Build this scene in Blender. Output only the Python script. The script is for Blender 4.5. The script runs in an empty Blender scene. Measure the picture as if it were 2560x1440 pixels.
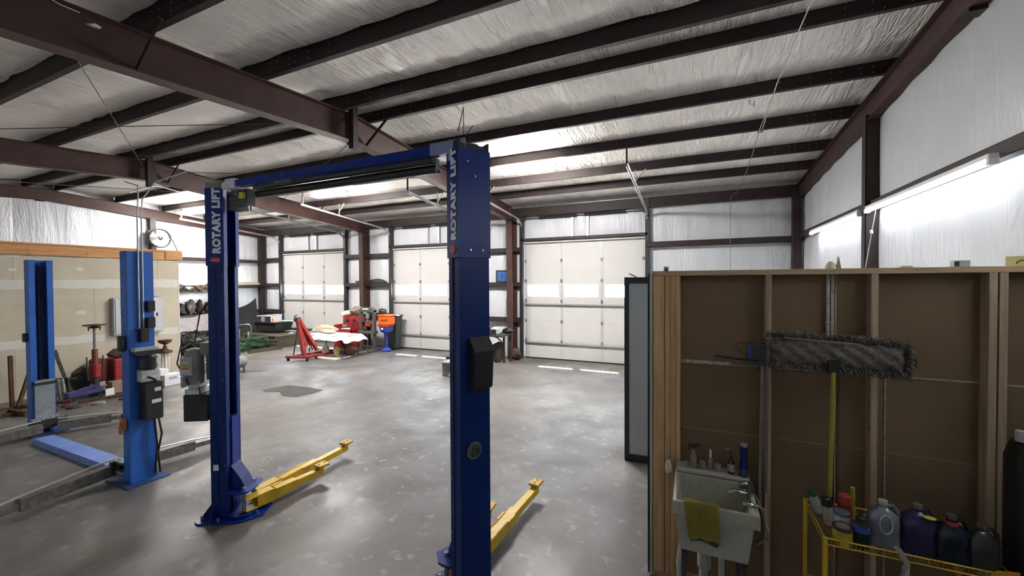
import bpy, bmesh, math, random
from mathutils import Matrix, Vector
random.seed(7)
SC = bpy.context.scene
COL = SC.collection
R = math.radians
PI = math.pi

# ---------------------------------------------------------------- camera
cd = bpy.data.cameras.new('camera'); cam = bpy.data.objects.new('camera', cd); COL.objects.link(cam)
cd.sensor_width = 36; cd.lens = 14.183; cd.clip_start = .05; cd.clip_end = 300
cam.matrix_world = (Matrix.Translation((0, 0, 2.4)) @ Matrix.Rotation(R(24.151), 4, 'Z')
                    @ Matrix.Rotation(R(90 - .8966), 4, 'X') @ Matrix.Rotation(R(-.3136), 4, 'Z'))
SC.camera = cam

# ---------------------------------------------------------------- daylight and exposure
W = bpy.data.worlds.new('world'); SC.world = W; W.use_nodes = True
wn = W.node_tree.nodes; wl = W.node_tree.links
bg = wn['Background']
bg.inputs['Color'].default_value = (.86, .93, 1, 1)
bg.inputs['Strength'].default_value = 6.0
sd = bpy.data.lights.new('sun', 'SUN'); sun = bpy.data.objects.new('sun', sd); COL.objects.link(sun)
sd.energy = 45; sd.angle = R(.6); sd.color = (1, .95, .88)
sun.rotation_euler = Vector((.75, -1.1, -2.1)).to_track_quat('-Z', 'Y').to_euler(); sun.location = (-5, 20, 20)
SC.view_settings.view_transform = 'Standard'; SC.view_settings.look = 'None'
SC.view_settings.gamma = 1; SC.view_settings.use_curve_mapping = False
SC.view_settings.exposure = 2.65
LED = 46.0        # radiance of the LED diffusers
TUBE = 5.0       # radiance of the fluorescent tubes

# ---------------------------------------------------------------- materials
MT = {}
def mat(name, col, rough=.6, metal=0, var=0, vs=6, bump=0, bs=30, emit=0, stretch=None, alpha=None, spec=None, trans=0):
    if name in MT: return MT[name]
    m = bpy.data.materials.new(name); m.use_nodes = True; MT[name] = m
    n = m.node_tree.nodes; l = m.node_tree.links; b = n['Principled BSDF']
    b.inputs['Base Color'].default_value = (*col, 1); b.inputs['Roughness'].default_value = rough
    b.inputs['Metallic'].default_value = metal
    if spec is not None: b.inputs['Specular IOR Level'].default_value = spec
    if trans: b.inputs['Transmission Weight'].default_value = trans
    if emit:
        b.inputs['Emission Color'].default_value = (*col, 1); b.inputs['Emission Strength'].default_value = emit
    if var or bump:
        tc = n.new('ShaderNodeTexCoord'); mp = n.new('ShaderNodeMapping'); l.new(tc.outputs['Object'], mp.inputs[0])
        if stretch: mp.inputs['Scale'].default_value = stretch
    if var:
        t = n.new('ShaderNodeTexNoise'); t.inputs['Scale'].default_value = vs; t.inputs['Detail'].default_value = 6
        l.new(mp.outputs[0], t.inputs['Vector'])
        r = n.new('ShaderNodeValToRGB'); l.new(t.outputs['Fac'], r.inputs[0])
        r.color_ramp.elements[0].position = .3; r.color_ramp.elements[1].position = .7
        r.color_ramp.elements[0].color = (*[c * (1 - var) for c in col], 1)
        r.color_ramp.elements[1].color = (*[min(1, c * (1 + var * .7)) for c in col], 1)
        l.new(r.outputs[0], b.inputs['Base Color'])
    if bump:
        t2 = n.new('ShaderNodeTexNoise'); t2.inputs['Scale'].default_value = bs; t2.inputs['Detail'].default_value = 5
        l.new(mp.outputs[0], t2.inputs['Vector'])
        bp = n.new('ShaderNodeBump'); bp.inputs['Strength'].default_value = bump; bp.inputs['Distance'].default_value = .02
        l.new(t2.outputs['Fac'], bp.inputs['Height']); l.new(bp.outputs[0], b.inputs['Normal'])
    return m

def film_material(name, col, rot, strength=.5, seam_axis=None):
    """white vinyl facing of the blanket insulation: fine pulled wrinkles"""
    m = bpy.data.materials.new(name); m.use_nodes = True
    n = m.node_tree.nodes; l = m.node_tree.links; b = n['Principled BSDF']
    b.inputs['Roughness'].default_value = .38
    tc = n.new('ShaderNodeTexCoord')
    def noise(rz, sc, s, d, dist):
        mp = n.new('ShaderNodeMapping'); mp.inputs['Rotation'].default_value = rz; mp.inputs['Scale'].default_value = sc
        l.new(tc.outputs['Object'], mp.inputs[0])
        t = n.new('ShaderNodeTexNoise'); t.inputs['Scale'].default_value = s; t.inputs['Detail'].default_value = d
        t.inputs['Distortion'].default_value = dist; l.new(mp.outputs[0], t.inputs['Vector']); return t
    a = noise(rot[0], rot[1], 1.0, 5, .5)
    c = noise((0, 0, 0), (1, 1, 1), .9, 3, 0)
    d = noise(rot[2], rot[3], 1.0, 4, 1.0)
    # ridged wrinkles: 1-|2x-1| powered, only where the slow noise lets them through
    def ridge(src):
        s = n.new('ShaderNodeMath'); s.operation = 'MULTIPLY_ADD'; s.inputs[1].default_value = 2; s.inputs[2].default_value = -1; l.new(src, s.inputs[0])
        ab = n.new('ShaderNodeMath'); ab.operation = 'ABSOLUTE'; l.new(s.outputs[0], ab.inputs[0])
        iv = n.new('ShaderNodeMath'); iv.operation = 'SUBTRACT'; iv.inputs[0].default_value = 1; l.new(ab.outputs[0], iv.inputs[1])
        pw = n.new('ShaderNodeMath'); pw.operation = 'POWER'; pw.inputs[1].default_value = 5; l.new(iv.outputs[0], pw.inputs[0]); return pw.outputs[0]
    ra, rd = ridge(a.outputs['Fac']), ridge(d.outputs['Fac'])
    mr = n.new('ShaderNodeMapRange'); mr.inputs[1].default_value = .42; mr.inputs[2].default_value = .62; l.new(c.outputs['Fac'], mr.inputs[0])
    mu = n.new('ShaderNodeMath'); mu.operation = 'MULTIPLY'; l.new(rd, mu.inputs[0]); l.new(mr.outputs[0], mu.inputs[1])
    ad = n.new('ShaderNodeMath'); ad.operation = 'ADD'; l.new(ra, ad.inputs[0]); l.new(mu.outputs[0], ad.inputs[1])
    bp = n.new('ShaderNodeBump'); bp.inputs['Strength'].default_value = strength; bp.inputs['Distance'].default_value = .05
    l.new(ad.outputs[0], bp.inputs['Height']); l.new(bp.outputs[0], b.inputs['Normal'])
    r = n.new('ShaderNodeValToRGB'); l.new(c.outputs['Fac'], r.inputs[0])
    r.color_ramp.elements[0].position = .3; r.color_ramp.elements[1].position = .7
    r.color_ramp.elements[0].color = (*[x * .9 for x in col], 1); r.color_ramp.elements[1].color = (*col, 1)
    l.new(r.outputs[0], b.inputs['Base Color'])
    return m

def floor_material():
    m = bpy.data.materials.new('worn_concrete'); m.use_nodes = True
    n = m.node_tree.nodes; l = m.node_tree.links; b = n['Principled BSDF']
    tc = n.new('ShaderNodeTexCoord')
    def noise(s, d, dist=0, sc=(1, 1, 1), lo=.35, hi=.65):
        mp = n.new('ShaderNodeMapping'); mp.inputs['Scale'].default_value = sc; l.new(tc.outputs['Object'], mp.inputs[0])
        t = n.new('ShaderNodeTexNoise'); t.inputs['Scale'].default_value = s; t.inputs['Detail'].default_value = d
        t.inputs['Distortion'].default_value = dist; l.new(mp.outputs[0], t.inputs['Vector'])
        mr = n.new('ShaderNodeMapRange'); mr.inputs[1].default_value = lo; mr.inputs[2].default_value = hi; l.new(t.outputs['Fac'], mr.inputs[0])
        return mr.outputs[0]
    def mix(f, c1, c2, k=1.0):
        x = n.new('ShaderNodeMix'); x.data_type = 'RGBA'
        if k != 1.0:
            mm = n.new('ShaderNodeMath'); mm.operation = 'MULTIPLY'; mm.inputs[1].default_value = k; l.new(f, mm.inputs[0]); f = mm.outputs[0]
        l.new(f, x.inputs['Factor'])
        for s, c in ((6, c1), (7, c2)):
            if isinstance(c, tuple): x.inputs[s].default_value = (*c, 1)
            else: l.new(c, x.inputs[s])
        return x.outputs[2]
    c = mix(noise(.8, 8, .5), (.080, .075, .071), (.175, .174, .180))
    c = mix(noise(2.6, 10, .8, lo=.5, hi=.72), c, (.12, .11, .10), .85)       # oil darkened patches
    c = mix(noise(7, 12, .4, lo=.58, hi=.7), c, (.46, .45, .44), .28)           # scuffed pale flecks
    c = mix(noise(16, 8, 1.0, lo=.6, hi=.7), c, (.11, .095, .08), .65)
    c = mix(noise(.35, 3, .3, lo=.45, hi=.7), c, (.20, .165, .13), .5)
    l.new(c, b.inputs['Base Color'])
    rr = noise(1.7, 6, .5)
    ro = n.new('ShaderNodeMapRange'); ro.inputs[3].default_value = .36; ro.inputs[4].default_value = .58; b.inputs['Specular IOR Level'].default_value = .38; l.new(rr, ro.inputs[0]); l.new(ro.outputs[0], b.inputs['Roughness'])
    t = n.new('ShaderNodeTexNoise'); t.inputs['Scale'].default_value = 9; t.inputs['Detail'].default_value = 8; l.new(tc.outputs['Object'], t.inputs['Vector'])
    bp = n.new('ShaderNodeBump'); bp.inputs['Strength'].default_value = .25; bp.inputs['Distance'].default_value = .01
    l.new(t.outputs['Fac'], bp.inputs['Height']); l.new(bp.outputs[0], b.inputs['Normal'])
    return m

def wood_material(name, dark, light, axis='Z', scale=1.0):
    m = bpy.data.materials.new(name); m.use_nodes = True
    n = m.node_tree.nodes; l = m.node_tree.links; b = n['Principled BSDF']; b.inputs['Roughness'].default_value = .75
    tc = n.new('ShaderNodeTexCoord'); mp = n.new('ShaderNodeMapping'); l.new(tc.outputs['Object'], mp.inputs[0])
    s = {'X': (.6, 14, 14), 'Y': (14, .6, 14), 'Z': (14, 14, .6)}[axis]; mp.inputs['Scale'].default_value = [v * scale for v in s]
    t = n.new('ShaderNodeTexNoise'); t.inputs['Scale'].default_value = 2.5; t.inputs['Detail'].default_value = 6; t.inputs['Distortion'].default_value = .8
    l.new(mp.outputs[0], t.inputs['Vector'])
    r = n.new('ShaderNodeValToRGB'); l.new(t.outputs['Fac'], r.inputs[0])
    r.color_ramp.elements[0].position = .3; r.color_ramp.elements[1].position = .72
    r.color_ramp.elements[0].color = (*dark, 1); r.color_ramp.elements[1].color = (*light, 1)
    v = n.new('ShaderNodeTexVoronoi'); v.inputs['Scale'].default_value = 3.1; l.new(tc.outputs['Object'], v.inputs['Vector'])
    k = n.new('ShaderNodeMapRange'); k.inputs[1].default_value = .03; k.inputs[2].default_value = .06; l.new(v.outputs['Distance'], k.inputs[0])
    x = n.new('ShaderNodeMix'); x.data_type = 'RGBA'; l.new(k.outputs[0], x.inputs['Factor'])
    x.inputs[6].default_value = (*[c * .35 for c in dark], 1); l.new(r.outputs[0], x.inputs[7]); l.new(x.outputs[2], b.inputs['Base Color'])
    return m

RED_IRON = mat('red_oxide_steel', (.058, .025, .021), .6, 0, .25, 4)
DARK_STEEL = mat('dark_brown_steel', (.026, .014, .013), .6, 0, .2, 4)
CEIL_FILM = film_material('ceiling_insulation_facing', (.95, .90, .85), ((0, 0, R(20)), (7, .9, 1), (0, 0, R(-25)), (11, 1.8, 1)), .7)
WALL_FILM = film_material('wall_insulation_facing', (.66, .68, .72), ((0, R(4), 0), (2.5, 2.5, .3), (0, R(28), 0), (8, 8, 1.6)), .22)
FLOOR_M = floor_material()
STUD_M = wood_material('stud_pine', (.46, .28, .12), (.70, .46, .23), 'Z')
STUD2_M = wood_material('greyed_stud_pine', (.33, .24, .16), (.52, .40, .28), 'Z')
PLATE_M = wood_material('plate_pine', (.36, .24, .13), (.58, .42, .25), 'X')
HEADER_M = wood_material('header_pine', (.42, .20, .07), (.62, .34, .14), 'Y')
PAPER = mat('brown_board_paper', (.20, .135, .075), .85, 0, .10, 1.5)
DRYWALL = mat('unpainted_drywall', (.50, .455, .35), .85, 0, .08, 3)
MUD = mat('drywall_compound', (.60, .59, .54), .85, 0, .05, 5)
GALV = mat('galvanised_steel', (.55, .56, .57), .38, .7, .12, 8)
DOOR_M = mat('door_white', (.55, .545, .53), .55, 0, .03, 2)
DOOR_LINE = mat('door_stile', (.50, .50, .50), .45, .2)
BLACK = mat('black_rubber', (.012, .012, .013), .6)
BLACKP = mat('black_plastic', (.02, .02, .022), .4)
CHROME = mat('chrome', (.75, .75, .76), .18, 1)
LBLUE = mat('royal_blue_paint', (.004, .028, .24), .34, 0, .08, 3, spec=.3)
LBLUE_D = mat('deep_blue_paint', (.0024, .022, .14), .42, 0, .08, 3, spec=.25)
OBLUE = mat('old_lift_blue', (.02, .14, .55), .42, 0, .12, 5)
OBLUE2 = mat('floor_cover_blue', (.16, .26, .62), .5, 0, .12, 6)
YEL = mat('safety_yellow', (.66, .42, .015), .42, 0, .15, 10)
YEL2 = mat('rack_yellow', (.72, .46, .03), .5, 0, .15, 12)
RED = mat('crane_red', (.26, .018, .014), .45, 0, .35, 10)
RED2 = mat('tool_red', (.30, .014, .016), .5, 0, .2, 8)
GREY = mat('grey_machine', (.20, .21, .21), .5, 0, .25, 12)
LGREY = mat('light_grey_paint', (.42, .44, .46), .5, 0, .15, 8)
GREASE = mat('greasy_steel', (.055, .052, .05), .5, .3, .5, 14)
RUST = mat('rusty_iron', (.10, .045, .028), .75, .2, .45, 18, .3, 40)
WHITE = mat('white_plastic', (.75, .75, .74), .5)
LABELW = mat('white_label', (.8, .8, .8), .6)
COPPER = mat('copper_fitting', (.45, .20, .10), .4, .6)

# ---------------------------------------------------------------- mesh helpers
class MB:
    def __init__(s, xf=None): s.bm = bmesh.new(); s.xf = xf or Matrix.Identity(4)
    def _v(s, p): return s.bm.verts.new(s.xf @ Vector(p))
    def faces(s, pts, fs):
        v = [s._v(p) for p in pts]
        for f in fs:
            try: s.bm.faces.new([v[i] for i in f])
            except ValueError: pass
        return s
    def box(s, a, b, rot=None, piv=None, taper=None):
        (x0, y0, z0), (x1, y1, z1) = a, b
        P = [Vector(p) for p in ((x0, y0, z0), (x1, y0, z0), (x1, y1, z0), (x0, y1, z0), (x0, y0, z1), (x1, y0, z1), (x1, y1, z1), (x0, y1, z1))]
        c = Vector(((x0 + x1) / 2, (y0 + y1) / 2, 0))
        if taper:                                   # scale of the bottom rectangle
            for i in range(4): P[i] = Vector((c.x + (P[i].x - c.x) * taper, c.y + (P[i].y - c.y) * taper, P[i].z))
        if rot is not None:
            pv = Vector(piv) if piv else Vector(((x0 + x1) / 2, (y0 + y1) / 2, (z0 + z1) / 2))
            P = [pv + rot @ (p - pv) for p in P]
        return s.faces(P, [(3, 2, 1, 0), (4, 5, 6, 7), (0, 1, 5, 4), (1, 2, 6, 5), (2, 3, 7, 6), (3, 0, 4, 7)])
    def bar(s, p0, p1, w, h, up=(0, 0, 1)):
        """rectangular bar from p0 to p1; w across, h along up"""
        p0, p1 = Vector(p0), Vector(p1); d = (p1 - p0).normalized(); u = Vector(up)
        if abs(d.dot(u)) > .99: u = Vector((0, 1, 0))
        sd = d.cross(u).normalized(); u = sd.cross(d).normalized()
        P = [p + sd * a * w / 2 + u * b * h / 2 for p in (p0, p1) for a, b in ((-1, -1), (1, -1), (1, 1), (-1, 1))]
        return s.faces(P, [(3, 2, 1, 0), (4, 5, 6, 7), (0, 1, 5, 4), (1, 2, 6, 5), (2, 3, 7, 6), (3, 0, 4, 7)])
    def tube(s, pts, r, n=8, cap=True, r1=None):
        pts = [Vector(p) for p in pts]; rings = []
        prev = None
        for i, p in enumerate(pts):
            d = (pts[min(i + 1, len(pts) - 1)] - pts[max(i - 1, 0)]).normalized()
            if prev is None:
                a = Vector((0, 0, 1)) if abs(d.z) < .9 else Vector((1, 0, 0)); u = d.cross(a).normalized()
            else: u = (prev - d * prev.dot(d)).normalized()
            prev = u; w = d.cross(u)
            rr = r if r1 is None else r + (r1 - r) * i / (len(pts) - 1)
            rings.append([s._v(p + (u * math.cos(2 * PI * k / n) + w * math.sin(2 * PI * k / n)) * rr) for k in range(n)])
        for a, b in zip(rings, rings[1:]):
            for k in range(n): s.bm.faces.new((a[k], a[(k + 1) % n], b[(k + 1) % n], b[k]))
        if cap: s.bm.faces.new(rings[0][::-1]); s.bm.faces.new(rings[-1])
        return s
    def lathe(s, prof, c=(0, 0, 0), n=20, axis='Z', sx=1, sy=1):
        rings = []
        for r, z in prof:
            ring = []
            for k in range(n):
                a = 2 * PI * k / n; x, y = r * math.cos(a) * sx, r * math.sin(a) * sy
                p = {'Z': (x, y, z), 'X': (z, x, y), 'Y': (x, z, y)}[axis]
                ring.append(s._v(Vector(c) + Vector(p)))
            rings.append(ring)
        for a, b in zip(rings, rings[1:]):
            for k in range(n):
                try: s.bm.faces.new((a[k], a[(k + 1) % n], b[(k + 1) % n], b[k]))
                except ValueError: pass
        s.bm.faces.new(rings[0][::-1]); s.bm.faces.new(rings[-1]); return s
    def prism(s, poly, t0, t1, axis='Z'):
        """poly: 2D points; extruded along axis. axis X: poly=(y,z); Y: (x,z); Z: (x,y)"""
        f = {'Z': lambda a, b, t: (a, b, t), 'X': lambda a, b, t: (t, a, b), 'Y': lambda a, b, t: (a, t, b)}[axis]
        n = len(poly); P = [f(a, b, t0) for a, b in poly] + [f(a, b, t1) for a, b in poly]
        return s.faces(P, [tuple(range(n))[::-1], tuple(range(n, 2 * n))] + [(i, (i + 1) % n, n + (i + 1) % n, n + i) for i in range(n)])
    def grid(s, fn, nu, nv):
        V = [[s._v(fn(i / nu, j / nv)) for j in range(nv + 1)] for i in range(nu + 1)]
        for i in range(nu):
            for j in range(nv): s.bm.faces.new((V[i][j], V[i + 1][j], V[i + 1][j + 1], V[i][j + 1]))
        return s
    def blob(s, c, r, seed=0, amp=.25, seg=2, flat=None):
        rnd = random.Random(seed); t = bmesh.new(); bmesh.ops.create_icosphere(t, subdivisions=seg, radius=1)
        ph = [(rnd.uniform(0, 6), rnd.uniform(1.5, 3.5), Vector((rnd.uniform(-1, 1), rnd.uniform(-1, 1), rnd.uniform(-1, 1))).normalized()) for _ in range(6)]
        base = {}
        for v in t.verts:
            k = 1 + amp * sum(math.sin(v.co.dot(d) * f * 2 + p) for p, f, d in ph) / 3
            q = Vector((v.co.x * r[0] * k, v.co.y * r[1] * k, v.co.z * r[2] * k))
            if flat is not None: q.z = max(q.z, flat)
            base[v.index] = s._v(Vector(c) + q)
        for f in t.faces:
            try: s.bm.faces.new([base[v.index] for v in f.verts])
            except ValueError: pass
        t.free(); return s
    def build(s, name, m, parent=None, bevel=0, smooth=False, seg=1, stuff=False):
        bmesh.ops.recalc_face_normals(s.bm, faces=s.bm.faces)
        if bevel:
            try: bmesh.ops.bevel(s.bm, geom=[e for e in s.bm.edges if len(e.link_faces) == 2 and e.calc_face_angle(0) > .6], offset=bevel, segments=seg, affect='EDGES', profile=.5, clamp_overlap=True)
            except Exception: pass
        me = bpy.data.meshes.new(name); s.bm.to_mesh(me); s.bm.free()
        if smooth:
            me.polygons.foreach_set('use_smooth', [True] * len(me.polygons))
            try: me.set_sharp_from_angle(angle=R(40))
            except Exception: pass
        if m is not None: me.materials.append(m)
        o = bpy.data.objects.new(name, me); COL.objects.link(o)
        if parent is not None: o.parent = parent
        if stuff: o['kind'] = 'stuff'
        return o

def thing(name, label, cat, loc=(0, 0, 0), rz=0, group=None):
    o = bpy.data.objects.new(name, None); COL.objects.link(o); o.empty_display_size = .1
    o.location = loc; o.rotation_euler = (0, 0, rz); o['label'] = label; o['category'] = cat
    if group: o['group'] = group
    return o
def tag(o, label, cat, group=None, loc=None, rz=None):
    o['label'] = label; o['category'] = cat
    if group: o['group'] = group
    if loc is not None: o.location = loc
    if rz is not None: o.rotation_euler = (0, 0, rz)
    return o
def shell(name, label=None):
    o = bpy.data.objects.new(name, None); COL.objects.link(o); o['kind'] = 'structure'
    if label: o['label'] = label
    return o
def text(name, body, m, parent, size, loc, rot, ext=.001, off=0, sx=1, sp=1):
    c = bpy.data.curves.new(name, 'FONT'); c.body = body; c.size = size; c.extrude = ext; c.offset = off; c.space_character = sp
    c.align_x = 'LEFT'; c.align_y = 'BOTTOM_BASELINE'; c.materials.append(m)
    q = bpy.data.objects.new(name, c); COL.objects.link(q); bpy.context.view_layer.update()
    me = bpy.data.meshes.new_from_object(q.evaluated_get(bpy.context.evaluated_depsgraph_get())); bpy.data.objects.remove(q)
    if not me.materials: me.materials.append(m)
    o = bpy.data.objects.new(name, me); COL.objects.link(o); o.matrix_local = Matrix.Translation(loc) @ rot @ Matrix.Diagonal((sx, 1, 1, 1))
    o.parent = parent; return o
def basis(x, y, z=None, o=(0, 0, 0)):
    x, y = Vector(x), Vector(y); z = Vector(z) if z is not None else x.cross(y)
    m = Matrix.Identity(4)
    for i, v in enumerate((x, y, z)):
        for k in range(3): m[k][i] = v[k]
    m.translation = Vector(o); return m
rx = lambda a: Matrix.Rotation(R(a), 3, 'X')
ry = lambda a: Matrix.Rotation(R(a), 3, 'Y')
rz_ = lambda a: Matrix.Rotation(R(a), 3, 'Z')

# ================================================================ THE BUILDING
XR, XL, YN, YS, RIDGE = 2.42, -17.3, 11.86, -1.62, 5.1
zb = lambda y: 5.174 - .0745 * abs(y - RIDGE)          # underside of the purlins
PUR = [-1.5, -.25, .95, 2.25, 3.49, 4.775, 5.42, 6.79, 8.06, 9.41, 10.52]
FR = [-5.2, -11.3]

fl = shell('floor', 'worn stained grey concrete shop floor')
MB().box((XL - .2, YS - .2, -.15), (XR + .2, YN + .15, 0)).build('concrete_slab', FLOOR_M, fl)
rep = MB()
pts = [(-8.82, 5.93), (-8.75, 6.25), (-8.62, 6.44), (-8.1, 6.5), (-7.54, 6.47), (-7.5, 6.2), (-7.6, 5.84), (-7.95, 5.78), (-8.3, 5.97), (-8.6, 5.85)]
rep.prism(pts, 0, .004); rep.build('patched_area', mat('dark_patch_mortar', (.05, .044, .037), .8, 0, .35, 9, .6, 14), fl)
MB().prism([(-11.6, 6.9), (-11.0, 7.3), (-10.6, 7.25), (-11.1, 6.8)], 0, .003).build('oil_stain', mat('old_oil', (.05, .046, .042), .5, 0, .4, 8), fl)
dw = shell('driveway'); MB().box((XL - 8, YN + .16, -.25), (XR + 8, YN + 40, -.05)).build('driveway_slab', mat('driveway_concrete', (.55, .53, .5), .8, 0, .1, 1), dw)

# ---- ceiling: insulation strips, purlins, rafters
ce = shell('ceiling', 'metal building roof with white insulation, brown purlins and rafters')
edges = [YS - .1] + PUR + [YN]
for i, (a, b) in enumerate(zip(edges, edges[1:])):
    narrow = b - a < .9
    def f(u, v, a=a, b=b, i=i):
        x = XL - .1 + (XR - XL + .2) * u; y = a + (b - a) * v
        sag = .05 * math.sin(PI * v) * (.7 + .3 * math.sin(x * 1.3 + i))
        rip = .012 * math.sin(x * 9 + 3 * math.sin(x * 1.7 + i) + v * 4) * math.sin(PI * v) ** .5 if 0 < v < 1 else 0
        return (x, y, zb(y) + .20 - sag + rip)
    MB().grid(f, 300, 8).build('insulation_strip', CEIL_FILM, ce, smooth=True)
MB().prism([(YS - .2, zb(YS - .2) + .24), (RIDGE, zb(RIDGE) + .24), (YN + .2, zb(YN + .2) + .24), (YN + .2, zb(YN + .2) + .3), (RIDGE, zb(RIDGE) + .3), (YS - .2, zb(YS - .2) + .3)], XL - .2, XR + .2, 'X').build('roof_sheet', GALV, ce)
def purlin(y, x0, x1):
    z = zb(y); s = 1 if y > RIDGE else -1; m = MB()
    m.box((x0, y - .003, z), (x1, y + .003, z + .2))
    m.box((x0, y - .06 if s > 0 else y, z), (x1, y if s > 0 else y + .06, z + .004))
    m.box((x0, y - (.063 if s > 0 else -.057), z), (x1, y - (.057 if s > 0 else -.063), z + .022))
    m.box((x0, y if s > 0 else y - .06, z + .196), (x1, y + .06 if s > 0 else y, z + .2))
    return m.build('purlin', DARK_STEEL, ce)
bolt_m = mat('bolt_head', (.20, .17, .16), .4, .6)
for y in PUR:
    p = purlin(y, XL, XR)
    m = MB()
    for xc, sg in ((XR, -1), (FR[0], 1), (FR[0], -1), (FR[1], 1), (FR[1], -1)):
        for d in (.28, .40, .62, .72, .95, 1.3):
            for dz in (.06, .14):
                for sy in (-1,):
                    m.tube([(xc + sg * d, y + sy * .003, zb(y) + dz), (xc + sg * d, y + sy * .012, zb(y) + dz)], .011, 6)
    b = m.build('lap_bolts', bolt_m, p); b['kind'] = 'stuff'
# eave struts
for y, s in ((11.72, 1), (YS + .1, -1)):
    z = zb(y); m = MB(); m.box((XL, y - .04, z - .26), (XR, y + .04, z + .02)); m.box((XL, y - .1, z - .262), (XR, y + .04, z - .25)); m.build('eave_strut', DARK_STEEL, ce)
# main frames: tapered columns and rafters with flanges
def rafter(x, w, dep, m_, endw=False, ys=(YS + .1, 11.45)):
    r = MB(); segs = [ys[0], RIDGE, ys[1]]
    for a, b in zip(segs, segs[1:]):
        za, zc = zb(a), zb(b); da, db = dep(a), dep(b)
        r.faces([(x + sx, y, z) for sx in (-.005, .005) for y, z in ((a, za - da), (b, zc - db), (b, zc), (a, za))],
                [(3, 2, 1, 0), (4, 5, 6, 7), (0, 1, 5, 4), (1, 2, 6, 5), (2, 3, 7, 6), (3, 0, 4, 7)])
        for top in (0, 1):
            h0, h1 = (za, zc) if top else (za - da, zc - db)
            x0, x1 = (x - w / 2, x + w / 2)
            r.faces([(sx, y, z) for sx in (x0, x1) for y, z in ((a, h0 - .012), (b, h1 - .012), (b, h1), (a, h0))],
                    [(3, 2, 1, 0), (4, 5, 6, 7), (0, 1, 5, 4), (1, 2, 6, 5), (2, 3, 7, 6), (3, 0, 4, 7)])
    return r.build('rafter', m_, ce)
for x in FR:
    rf = rafter(x, .2, lambda y: .42 if abs(y - RIDGE) < 3 else .40 + .0 * y, RED_IRON)
    # ridge splice plates and hanging bracket
    MB().box((x - .1, RIDGE - .02, zb(RIDGE) - .46), (x + .1, RIDGE + .02, zb(RIDGE) + .02)).build('splice_plate', RED_IRON, rf)
    MB().box((x + .10, 4.93, zb(RIDGE) - .60), (x + .2, 5.03, zb(RIDGE) + .10)).build('hanging_bracket', DARK_STEEL, rf)
    for y in (2.25, 5.42, 9.41):
        br = MB(); br.bar((x + .02, y - .03, zb(y) - .38), (x + .5, y - .03, zb(y) + .02), .05, .006, (0, 1, 0)); br.bar((x - .02, y - .03, zb(y) - .38), (x - .5, y - .03, zb(y) + .02), .05, .006, (0, 1, 0))
        br.build('flange_brace', RED_IRON, rf)
for x, s in ((XR - .09, 1), (XL + .1, -1)):
    r = MB(); a0 = x - .075
    for a, b in ((YS + .05, RIDGE), (RIDGE, 11.75)):
        for (xa, xb_, lo, hi) in ((x - .005, x + .005, .33, 0), (x - .075, x + .075, .33, .318), (x - .075, x + .075, .012, 0)):
            r.faces([(sx, y, zb(y) - h) for sx in (xa, xb_) for y, h in ((a, lo), (b, lo), (b, hi), (a, hi))],
                    [(3, 2, 1, 0), (4, 5, 6, 7), (0, 1, 5, 4), (1, 2, 6, 5), (2, 3, 7, 6), (3, 0, 4, 7)])
    r.build('end_rafter', RED_IRON, ce)
    MB().box((x - .07, RIDGE - .07, zb(RIDGE) - .37), (x + .07, RIDGE + .07, zb(RIDGE) - .33)).build('ridge_stub', DARK_STEEL, ce)
# roof rod bracing
for p0, p1 in (((-5.3, 1.6, 4.93), (-11.2, 4.9, 5.0)), ((-11.2, 1.9, 4.8), (-5.3, 4.9, 5.02)), ((-11.2, 5.3, 5.0), (-5.3, 8.2, 4.85)), ((-5.3, 5.4, 5.0), (-11.2, 8.2, 4.85))):
    MB().tube([p0, p1], .006, 5).build('brace_rod', GREASE, ce)

# ---- north wall with the three overhead doors
DOORS = [(-16.05, -12.42, 1), (-10.08, -6.45, 2), (-4.86, -1.2, 3)]
DH = 3.66
wn_ = shell('wall_north', 'metal building wall lined with white insulation around three garage doors')
def film_y(x0, x1, z0, z1, y, par, seed=0, s=1):
    def f(u, v):
        k = math.sin(PI * u) * math.sin(PI * v)
        x = x0 + (x1 - x0) * u; z = z0 + (z1 - z0) * v
        return (x, y - s * (.05 * k ** .5 + .012 * math.sin(x * 11 + z * 2 + seed) * k ** .5), z)
    return MB().grid(f, max(6, int((x1 - x0) * 12)), 10).build('insulation_sheet', WALL_FILM, par, smooth=True)
def film_x(y0, y1, z0, z1, x, par, s=1, zt=None, name='insulation_sheet'):
    def f(u, v):
        y = y0 + (y1 - y0) * u; top = z1 if zt is None else zt(y); z = z0 + (top - z0) * v
        k = max(0, math.sin(PI * u) * math.sin(PI * v)) ** .5
        return (x + s * (.05 * k + .012 * math.sin(y * 9 + z * 1.5) * k), y, z)
    return MB().grid(f, max(6, int((y1 - y0) * 12)), 12).build(name, WALL_FILM, par, smooth=True)
sheet_top = zb(11.8) + .02
xs = [XL] + [v for d in DOORS for v in d[:2]] + [XR]
for i in range(0, len(xs), 2):
    a, b = xs[i], xs[i + 1]
    cuts = [a] + [c for c in (FR[0], FR[1]) if a < c < b] + [b]
    for c0, c1 in zip(cuts, cuts[1:]):
        for z0, z1 in ((0, 1.12), (1.12, 2.24), (2.24, 3.33), (3.33, sheet_top)):
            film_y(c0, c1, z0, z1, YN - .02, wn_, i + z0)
    for z in (1.12, 2.24, 3.33):
        g = MB(); g.box((a + .02, YN - .22, z), (b - .02, YN - .215, z + .14)); g.box((a + .02, YN - .22, z), (b - .02, YN - .02, z + .006)); g.box((a + .02, YN - .22, z + .134), (b - .02, YN - .02, z + .14))
        g.build('girt', DARK_STEEL, wn_)
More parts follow.
